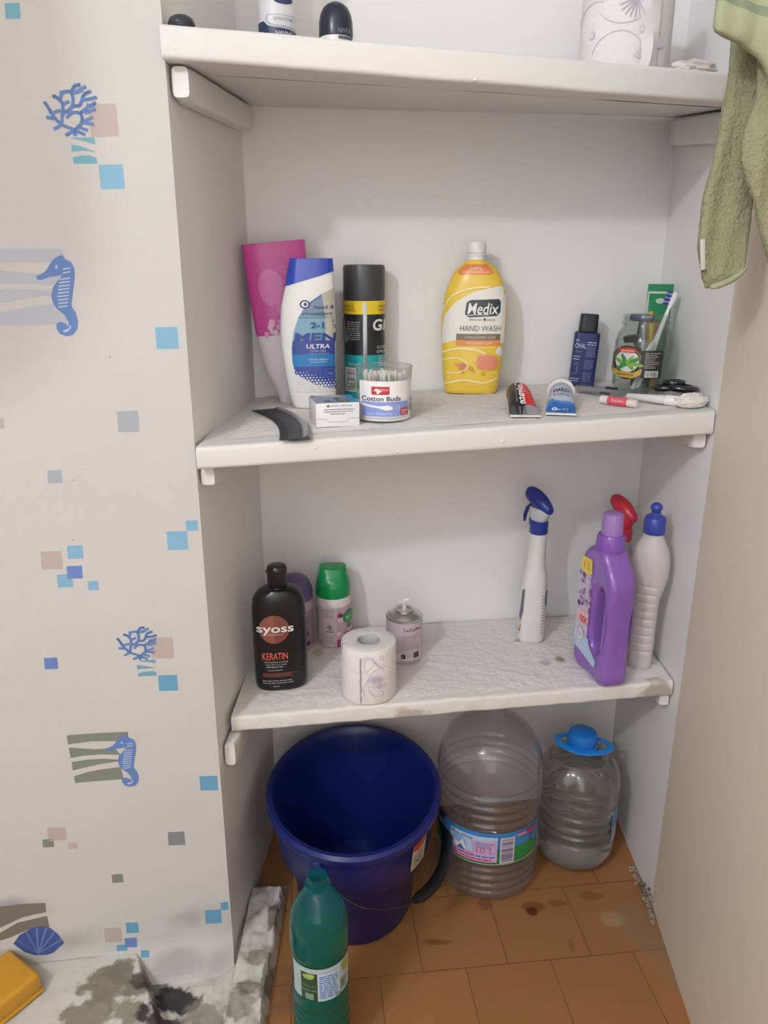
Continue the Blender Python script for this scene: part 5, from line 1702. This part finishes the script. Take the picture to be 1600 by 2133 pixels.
# --- white trigger bottle
def trigger(t, z, colm, cx, tilt_, sc=1.0, clear=None, ang=-48):
    """spray head: collar, neck and a rounded hood pointing to local -x"""
    mb = MB().lathe([(.0175 * sc, z), (.019 * sc, z + .002), (.0185 * sc, z + .024), (.0165 * sc, z + .026)], colm, n=32, c=(cx, 0))
    mb.box(cx - .024 * sc, cx - .016 * sc, -.004, .004, z + .012, z + .026, colm, bev=.001)
    mb.build('collar', t, rz=math.radians(ang))
    nb = Body([(z + .025, cx - .017, cx + .015, -.012, .012, 2.4), (z + .040, cx - .021, cx + .022, -.013, .013, 2.6), (z + .052, cx - .022, cx + .024, -.013, .013, 2.6)])
    nb.mesh(MB(), clear or colm, rnd=.001, K=10).build('neck', t, rz=math.radians(ang))
    hood = MB()
    rings = []
    for k in range(17):
        q = k / 16
        x = lerp(cx + .027, cx - .030, q)
        zc = z + lerp(.050, .074, q ** .9)
        hh = .021 * (math.sin(pi * min(1, .06 + q * .78)) ** .5) * (1 if q < .9 else .9)
        ww = .0155 * (math.sin(pi * min(1, .08 + q * .76)) ** .5)
        rings.append([(x, ww * cos(a), zc + hh * (sin(a) if sin(a) > 0 else .75 * sin(a))) for a in [2 * pi * j / 24 for j in range(24)]])
    hood.rings(rings, colm)
    hood.build('hood', t, rz=math.radians(ang))
    lv = MB()
    lv.rings([[(x + cx, w_ * cos(a), zz + z + .004 * sin(a)) for a in [2 * pi * j / 10 for j in range(10)]] for x, zz, w_ in ((-.020, .056, .007), (-.030, .045, .007), (-.036, .030, .006), (-.037, .018, .004))], colm)
    lv.build('trigger', t, rz=math.radians(ang))
t = place('spray_bottle', 'slim white spray bottle with a blue trigger head in the middle of the lowest shelf', 'spray bottle', .300, 1.418, z1, 8)
WB = M('DEDDDA', .3)
B = Body([(0, -.026, .024, -.024, .024, 2.8), (.01, -.028, .026, -.026, .026, 2.8), (.06, -.029, .027, -.027, .027, 2.8), (.115, -.026, .026, -.025, .025, 2.6), (.148, -.022, .0235, -.0215, .0215, 2.3), (.165, -.018, .020, -.018, .018, 2.1), (.20, -.0155, .0195, -.017, .017, 2), (.232, -.014, .0195, -.0165, .0165, 2)])
B.mesh(MB(), WB, rnd=.004).build('body', t)
trigger(t, .231, M('2A3C96', .3), .003, 0, .95, clear=M('C9CACC', .25))
D = Decal(B.front, 1110, 1342, .00092, .00088, cell=.005, off=.0006)
D.poly([(1084, 1212), (1089, 1207), (1087, 1262), (1082, 1290), (1080, 1275)], M('6D6F78', .4)).poly([(1079, 1293), (1084, 1293), (1083, 1318), (1079, 1318)], M('C46A52', .4))
for k in range(13):
    D.lines(1126, 1135 - (k % 3), 1222 + k * 7.4, 1.8, M('8B8D94', .45), ragged=.2, seed=k, up=False) if False else D.lines(1126, 1135, 1222 + k * 7.4, 1.8, M('8B8D94', .45), ragged=.3, seed=k)
D.layer = 2
D.poly([(1134, 1210), (1138, 1212), (1137, 1250), (1133, 1240)], M('55575E', .4))
D.build('label_print', t)

# --- purple cleaner with a through handle
PUR = M('8A60B4', .28, coat=.2)
PURD = M('5F3A92', .28)
t = thing('floor_cleaner_bottle', 'big purple floor cleaner bottle with a handle hole at the right of the lowest shelf', 'bottle', (.399, 1.268, z1(.399, 1.268) + .0022), math.radians(104))
# local x runs from the label end (far, +x) to the handle end (near, -x); local y is the thickness
cu = bpy.data.curves.new('cleaner_body', 'CURVE')
cu.dimensions = '2D'
cu.fill_mode = 'BOTH'
cu.resolution_u = 10
def spline(pts, handle='AUTO'):
    s = cu.splines.new('BEZIER')
    s.bezier_points.add(len(pts) - 1)
    for p, (x, y) in zip(s.bezier_points, pts):
        p.co = (x, y, 0)
        p.handle_left_type = p.handle_right_type = handle
    s.use_cyclic_u = True
BV = .013
spline([(-.054, .006), (-.058, .018), (-.055, .042), (-.053, .10), (-.057, .165), (-.058, .192), (-.050, .212), (-.034, .232), (-.017, .250), (.017, .250), (.040, .238), (.053, .218), (.056, .19), (.058, .10), (.060, .04), (.060, .016), (.054, .005), (0, .003)])
spline([(-.022, .058), (-.006, .060), (.002, .085), (.000, .140), (-.010, .172), (-.026, .180), (-.034, .155), (-.034, .090)])
cu.extrude = .013
cu.bevel_depth = BV
cu.bevel_resolution = 5
cu.offset = -BV
co_ = bpy.data.objects.new('tmp', cu)
me = bpy.data.meshes.new_from_object(co_)
bpy.data.objects.remove(co_)
bpy.data.curves.remove(cu)
me.transform(Matrix.Rotation(pi / 2, 4, 'X'))
zmin = min(v.co.z for v in me.vertices)
me.transform(Matrix.Translation((0, 0, -zmin)))
me.materials.clear()
me.materials.append(PUR)
for p in me.polygons:
    p.material_index = 0
me.polygons.foreach_set('use_smooth', [True] * len(me.polygons))
me.set_sharp_from_angle(angle=math.radians(40))
me.name = 'body'
bo = bpy.data.objects.new('body', me)
COL.objects.link(bo)
bo.parent = t
PURC = M('8656B2', .25)
MB().lathe([(.019, .244), (.0255, .246), (.0265, .250), (.0245, .272), (.0225, .276)], PURC, n=40).build('neck_ring', t)
MB().lathe([(.0185, .274), (.0188, .276), (.0178, .309), (.0165, .313), (.013, .315)], M('A27CBE', .25), n=40).build('cap', t)
# label on the broad side that faces the camera's left (local +y)
D = Decal(lambda x, z, off: (x, .0262 + off, z), 0, 0, 1, 1, cell=.05, off=.0002)
FLW = [M('B79CC8', .4), M('8B6AA6', .4), M('D6C4DC', .4), M('6E4E88', .4), M('C9AFD0', .4)]
D.poly([(.010, -.225), (.046, -.222), (.052, -.19), (.053, -.06), (.045, -.042), (-.028, -.030), (-.030, -.044), (-.008, -.058), (.008, -.075), (.010, -.12)], M('C9C2D4', .4))
rl = random.Random(9)
for k in range(60):
    D.ell(.008 + .042 * rl.random(), -.125 - .065 * rl.random(), .003 + .003 * rl.random(), .003 + .003 * rl.random(), FLW[k % 5], n=8, up=k % 10 == 0)
D.poly([(.010, -.225), (.046, -.222), (.050, -.200), (.026, -.190), (.006, -.200)], M('E6CE52', .4)).text('1 L', .036, -.203, .012, M('C4523A', .4), w=-.022)
D.poly([(.006, -.098), (.052, -.094), (.052, -.118), (.006, -.122)], M('DDB6BE', .4)).text('ux', .036, -.098, .018, M('CF4444', .4), w=-.028, bold=.03)
D.poly([(.002, -.075), (.052, -.075), (.052, -.060), (.045, -.042), (-.028, -.030), (-.030, -.044), (-.008, -.058)], M('B4CBE6', .4))
D.ell(.030, -.072, .012, .014, M('B9A0A8', .4)).ell(.030, -.072, .0105, .0125, M('DCD6E0', .4)).text('5x', .036, -.068, .010, M('B0485A', .4), w=-.012)
D.build('label_print', t)

# --- red trigger bottle behind it
t = place('spray_bottle', 'spray bottle with a red trigger head squeezed between the purple and white bottles', 'spray bottle', .478, 1.452, z1, 8)
B = Body([(0, -.020, .020, -.018, .018, 2.4), (.012, -.027, .027, -.022, .022, 2.5), (.06, -.032, .032, -.025, .025, 2.5), (.11, -.035, .035, -.026, .026, 2.4), (.15, -.030, .030, -.023, .023, 2.3), (.18, -.021, .021, -.019, .019, 2.1), (.205, -.0165, .0165, -.0165, .0165, 2)])
B.mesh(MB(), M('A99CB8', .3), rnd=.003).build('body', t)
D = Decal(B.front, 0, 0, 1, 1, cell=.006, off=.0006)
D.rect(-.0345, -.125, .0345, -.035, M('8C82A0', .4)).poly([(-.0345, -.135), (.034, -.135), (.0352, -.105), (.033, -.078), (-.0345, -.105)], M('3A72C0', .4)).rect(-.022, -.178, .022, -.160, M('D2AE4E', .4))
rl = random.Random(4)
for k in range(22):
    D.ell(-.02 + .045 * rl.random(), -.162 + .026 * rl.random(), .003, .003, FLW[k % 5], n=8, up=k % 8 == 0)
D.lines(-.03, .03, -.07, .0015, M('BDB4CC', .4), n=6, gap=.006)
D.build('label_print', t)
MB().lathe([(.0172, .178), (.0175, .18), (.0172, .204)], M('D0AC50', .4), n=32).build('yellow_sleeve', t)
trigger(t, .204, M('CC3347', .3), 0, 0, 1.0)

# --- white dish soap
t = place('dish_soap_bottle', 'translucent white squeeze bottle with a blue push cap beside the red sprayer', 'bottle', .486, 1.305, z1, -4)
B = Body([(0, -.0205, .0205, -.018, .018, 3), (.01, -.0225, .0225, -.020, .020, 3), (.08, -.0205, .0225, -.021, .021, 2.8), (.13, -.0195, .0235, -.022, .022, 2.6), (.16, -.0235, .029, -.023, .023, 2.5), (.19, -.0325, .0345, -.025, .025, 2.3), (.208, -.0345, .0345, -.025, .025, 2.3), (.232, -.031, .031, -.023, .023, 2.2), (.253, -.022, .0215, -.018, .018, 2.1), (.265, -.0165, .0165, -.0155, .0155, 2), (.268, -.0155, .0155, -.0155, .0155, 2)])
DSOAP = M('CBC6C4', .25, sss=.3)
mb = MB()
rings = []
K = 130
for k in range(K + 1):
    z = .268 * k / K
    rib = 0
    if .028 < z < .172:
        ph = ((z - .028) / .0165) % 1
        rib = -.0022 * math.exp(-((ph - .5) / .13) ** 2)
    r_ = B.ring(z, 48)
    rings.append([(x, y + (rib if y < 0 and abs(x - .002) < .016 else 0) * -1, z) for x, y, z in r_])
mb.rings(rings, DSOAP)
mb.build('body', t)
CBL = M('3A4AA4', .35)
MB().lathe([(.0185, .266), (.0195, .268), (.0190, .293), (.0165, .297), (.0095, .301), (.0085, .303)], CBL, n=36).build('cap', t)
MB().lathe([(.0085, .302), (.0085, .3045), (.0070, .306)], CBL, n=30).ball((0, 0, .3135), (.0105, .0105, .0095), CBL, n=20).build('push_knob', t.children[-1])

# ================================================================== under the shelves
# --- bucket
BKT = M('18236A', .30)
t = thing('bucket', 'big dark blue plastic bucket under the lowest shelf', 'bucket', (-.058, 1.250, 0.001), math.radians(0))
prof = [(.02, .003), (.104, .003), (.110, .0), (.114, .006), (.124, .145), (.127, .150), (.146, .152), (.149, .156), (.158, .236), (.1655, .240), (.1685, .247), (.168, .254), (.163, .259), (.156, .2585), (.1525, .253), (.150, .240), (.120, .135), (.110, .010), (.02, .008)]
OV = Matrix.Diagonal((1, 1.21, 1, 1))
MB().lathe(prof, BKT, n=96, T=OV).build('shell', t)
ha = math.radians(-20)
def hpt(a, r, z):
    return (r * cos(a), 1.21 * r * sin(a), z)
hp = []
for k in range(41):
    q = k / 40
    a = ha + lerp(-.5, .5, q) * pi * 1.02
    dip = math.sin(pi * q)
    hp.append(hpt(a, .160 + .022 * min(1, dip * 2.2), .222 - .088 * dip ** .8))
hd_ = MB().tube(hp, .0024, M('1B1D24', .35), n=8).build('handle', t)
gp = [hp[k] for k in range(13, 29)]
MB().tube(gp, [.007] + [.0115] * 14 + [.007], M('0F1014', .4), n=14, squash=.7).build('handle_grip', hd_)
for sgn in (-1, 1):
    a = ha + sgn * pi / 2 * 1.02
    TT_ = Matrix.Translation(hpt(a, .157, .222)) @ Matrix.Rotation(a, 4, 'Z') @ Matrix.Rotation(pi / 2, 4, 'Y')
    MB().lathe([(.012, -.004), (.012, .004), (.008, .007)], BKT, n=24, T=TT_).build('handle_lug', t)
def bmap(x, z, off):
    r = interp([(.156, .149), (.236, .158)], z, 1)
    a = math.radians(-38) + x / .155
    return ((r + .0006 + off) * cos(a), 1.21 * (r + .0006 + off) * sin(a), z)
D = Decal(bmap, 0, 0, 1, 1, cell=.006)
D.rect(-.021, -.226, .021, -.166, M('C9C2A4', .5)).poly([(-.021, -.226), (.021, -.226), (.021, -.212), (-.004, -.206), (-.021, -.214)], M('C2503C', .5))
D.lines(-.016, .016, -.200, .0018, M('6B6552', .5), n=6, gap=.005).stroke([(-.012, -.190), (.0, -.176), (.010, -.19)], .002, M('5A6A48', .5))
D.build('sticker', t)

# --- big clear jug, empty
def ribbed(r, z, ribs, depth):
    for zc, w_ in ribs:
        d = (z - zc) / w_
        if abs(d) < 1:
            r -= depth * (cos(d * pi) + 1) / 2
    return r
t = thing('water_jug', 'big empty clear plastic water jug with a picture label round its middle', 'jug', (.213, 1.315, 0.001), face_cam(.213, 1.315))
JUG = thin('jug_plastic', 'F3F2F4', haze=.14, hazecol='CCCAD2', gloss=1.7, rough=.08)
ribs = [(.034, .008), (.052, .008), (.070, .008), (.088, .008), (.190, .008), (.210, .008), (.230, .008), (.250, .008)]
def jug_r(z):
    base = interp([(0, .080), (.004, .094), (.016, .103), (.03, .106), (.255, .106), (.275, .104), (.300, .098), (.330, .083), (.352, .060), (.366, .037), (.372, .027), (.395, .0265)], z, 1)
    return ribbed(base, z, ribs, .0045)
prof = [(.0, .014), (.05, .012), (.075, .002)] + [(jug_r(.395 * k / 170), .395 * k / 170) for k in range(171)]
MB().lathe(prof[1:], JUG, n=72, caps=(True, False)).build('body', t)
D = Decal(cyl_map(.1064), 1025, 1850, .00105, .00098, cell=.008, off=.0006)
D.kz = 1.0
D.v0 = 0
D.T = lambda p: ((p[0] - 1030) * .00100, .105 + (1790 - p[1]) * .00088)
LB_ = [M('3F86C8', .4), M('2B8A48', .4), M('D79AC0', .4), M('2A3050', .4), M('C9C4D2', .4), M('B7D0EA', .4)]
D.rect(905, 1712, 1150, 1790, LB_[1]).rect(905, 1712, 1150, 1752, LB_[0])
D.poly([(935, 1764), (960, 1754), (1005, 1750), (1040, 1752), (1040, 1790), (935, 1790)], LB_[1])
D.rect(905, 1708, 936, 1752, LB_[3]).text('Aqua', 908, 1738, 16, LB_[4], w=26)
D.rect(905, 1792, 1150, 1795, M('8FC08F', .4))
D.rect(955, 1722, 1052, 1788, LB_[5]).rect(955, 1765, 1052, 1788, LB_[2]).poly([(1000, 1735), (1052, 1730), (1052, 1788), (1010, 1780)], M('C9AFD6', .4))
D.ell(975, 1752, 18, 16, M('8DB6DE', .4)).poly([(960, 1765), (967, 1750), (975, 1756), (984, 1740), (992, 1764)], M('E6E2EA', .4)).poly([(972, 1768), (980, 1754), (990, 1768)], M('4A6AA6', .4))
D.text('Aqualine', 958, 1733, 8, M('2A4A94', .4), w=46).text('10 L', 1012, 1764, 15, M('D45A9A', .4), w=34).lines(1010, 1048, 1738, 2, M('5A7AB0', .4), n=3, gap=5)
D.lines(960, 1048, 1772, 3, M('3A6AB8', .4), n=1, ragged=.05).lines(962, 1046, 1780, 3, M('B83A7A', .4), n=1, ragged=.4)
D.rect(1057, 1722, 1086, 1790, LB_[4]).bars(1060, 1726, 1083, 1787, M('3A3058', .4), vertical=False)
D.rect(1090, 1718, 1112, 1726, M('C28AA8', .4)).rect(1112, 1716, 1140, 1730, M('B83A5A', .4)).rect(1128, 1726, 1150, 1752, M('4A78B8', .4))
D.build('label', t)

# --- small full jug with a blue cap and carrying ring
t = thing('water_jug', 'smaller clear water jug full of water with a blue cap and carrying ring', 'jug', (.408, 1.362, 0.001), face_cam(.408, 1.362))
def j6(z):
    base = interp([(0, .058), (.004, .066), (.014, .076), (.03, .082), (.05, .0835), (.150, .0830), (.175, .0845), (.205, .083), (.232, .070), (.252, .048), (.262, .033), (.266, .026), (.285, .025)], z, 1)
    return ribbed(base, z, [(.075, .008), (.098, .008), (.120, .008), (.143, .009)], .004)
WAT = bpy.data.materials.new('water_fill')
WAT.use_nodes = True
b = WAT.node_tree.nodes['Principled BSDF']
b.inputs['Base Color'].default_value = (.965, .975, .97, 1)
b.inputs['Transmission Weight'].default_value = 1.0
b.inputs['IOR'].default_value = 1.24
b.inputs['Roughness'].default_value = .02
wnt = WAT.node_tree
tl, df, mxa, mxb = (wnt.nodes.new(k) for k in ('ShaderNodeBsdfTranslucent', 'ShaderNodeBsdfDiffuse', 'ShaderNodeMixShader', 'ShaderNodeMixShader'))
tl.inputs[0].default_value = df.inputs[0].default_value = lin('DEDEDA')
wnt.links.new(tl.outputs[0], mxa.inputs[1])
wnt.links.new(df.outputs[0], mxa.inputs[2])
mxb.inputs[0].default_value = .2
wnt.links.new(b.outputs[0], mxb.inputs[1])
wnt.links.new(mxa.outputs[0], mxb.inputs[2])
wnt.links.new(mxb.outputs[0], wnt.nodes['Material Output'].inputs[0])
J6 = thin('jug_small_plastic', 'F8F9F8', haze=.05, hazecol='E4E4E2', gloss=1.8, rough=.07)
n = 96
rings = []
for k in range(121):
    z = .285 * k / 120
    r0 = j6(z)
    ring = []
    for j in range(n):
        a = 2 * pi * j / n
        r = r0
        if .155 < z < .245:
            q = (z - .155) / .09
            r -= .0035 * math.sin(pi * q) ** .6 * max(0, sin(a * 10)) ** .6
        if z < .04:
            r -= .003 * (1 - z / .04) * max(0, sin(a * 9))
        ring.append((r * cos(a), r * sin(a), z))
    rings.append(ring)
MB().rings(rings, J6, caps=(True, False)).build('body', t)
wr = [[(x * .982, y * .982, z + .0015) for x, y, z in r] for r in rings if r[0][2] < .246]
wr.append([(0.0001 * cos(2 * pi * j / n), .0001 * sin(2 * pi * j / n), wr[-1][0][2]) for j in range(n)])
MB().rings(wr, WAT).build('water', t)
CB6 = M('1F77D0', .3)
CB7 = M('2A90E4', .3)
MB().lathe([(.0285, .270), (.0295, .272), (.0295, .290), (.027, .297), (.018, .3015), (.004, .303)], CB6, n=44).build('cap', t)
mb = MB()
ringp = []
for k in range(49):
    a = 2 * pi * k / 48
    ex = .058 if cos(a) > 0 else .050
    ringp.append((ex * math.copysign(abs(cos(a)) ** 1.2, cos(a)), .031 * sin(a) - .001, .268 + .004 * cos(a) ** 2))
rr_ = []
for k in range(48):
    x, y, z = ringp[k]
    l = math.hypot(x, y)
    w_ = .006
    nx, ny = x / l, y / l
    rr_.append([(x + nx * w_, y + ny * w_, z + .002), (x - nx * w_, y - ny * w_, z + .002), (x - nx * w_, y - ny * w_, z - .002), (x + nx * w_, y + ny * w_, z - .002)])
rr_.append(rr_[0])
mb.rings(rr_, CB7, caps=(False, False))
mb.lathe([(.026, .266), (.032, .266), (.032, .270), (.026, .270)], CB7, n=40, caps=(False, False))
mb.build('carrying_ring', t)
D = Decal(cyl_map(.0832), 0, 0, 1, 1, cell=.006, off=.001)
D.rect(.090, -.150, .118, -.072, M('A9BCD6', .4)).rect(.092, -.148, .116, -.105, M('5A86BA', .4)).lines(.094, .114, -.098, .002, M('5A6A8A', .4), n=4, gap=.005)
D.build('label', t)

# --- green bottle in front
t = thing('green_bottle', 'open teal plastic bottle half full of green liquid standing on the floor before the bucket', 'bottle', (-.0985, .915, .001), face_cam(-.0985, .915, 4))
def gb(z):
    base = interp([(0, .030), (.004, .038), (.018, .044), (.15, .0445), (.165, .0425), (.215, .0425), (.228, .0445), (.27, .0443), (.292, .040), (.312, .030), (.325, .021), (.332, .0155), (.352, .0145)], z, 1)
    return ribbed(base, z, [(.05, .009), (.075, .009), (.10, .009), (.125, .009)], .0022)
GB = thin('teal_plastic', '86E0E4', haze=.24, hazecol='0FA6AC', gloss=1.1, rough=.05)
prof = [(.02, .006)] + [(gb(.352 * k / 140), .352 * k / 140) for k in range(141)]
mb = MB().lathe(prof, GB, n=60, caps=(True, False))
mb.lathe([(.0150, .333), (.0195, .334), (.0195, .337), (.0150, .338)], GB, n=40, caps=(False, False))
mb.build('body', t)
LIQ = thin('green_liquid', '7FD49E', haze=.6, hazecol='3A9A5E', gloss=.3, rough=.05)
lp = [(.02, .008)] + [(gb(.236 * k / 80) - .0016, max(.0075, .236 * k / 80)) for k in range(3, 81)] + [(.003, .236)]
MB().lathe(lp, LIQ, n=60).build('green_liquid', t)
D = Decal(cyl_map(.0427), 0, 0, 1, 1, cell=.006, off=.0010)
LG, LW_ = M('2F4A34', .45), M('BCCBD0', .45)
D.rect(-.052, -.219, .052, -.158, M('A9C2BE', .45)).rect(-.034, -.210, -.008, -.158, LG).ell(-.022, -.203, .009, .005, M('8FB05A', .45)).ell(-.018, -.206, .006, .003, M('A9C46A', .45))
D.text('lotus', -.032, -.184, .006, M('6A8A66', .45), w=.022).text('FLOOR CARE', -.032, -.176, .0035, M('9FB49A', .45), w=.023)
D.rect(-.027, -.172, -.014, -.160, M('7F9A84', .45))
D.rect(-.0075, -.217, .026, -.158, M('C2D2DC', .45)).text('Universal', -.005, -.211, .004, M('3A4E8A', .45), w=.027).lines(-.005, .024, -.206, .0022, M('5A86C4', .45), n=12, gap=.0037, ragged=.15)
D.ell(.038, -.207, .007, .010, M('9AA23A', .45)).lines(.028, .040, -.185, .002, M('4A5A6A', .45), n=5, gap=.004)
D.bars(.018, -.166, .027, -.160, M('3A3A44', .45))
D.build('label', t)

# --- yellow box at the bottom left
t = thing('yellow_box', 'yellow plastic box lid lying on the peeling ledge at the lower left', 'box', (-.642, .9375, .0600), math.radians(-34))
YM = M('CE972C', .42)
mb = MB().box(-.045, .045, -.07, .07, .006, .040, YM, bev=.006)
mb.build('shell', t)
MB().box(-.047, .047, -.072, .072, 0, .009, M('C89026', .42), bev=.004).build('rim', t)
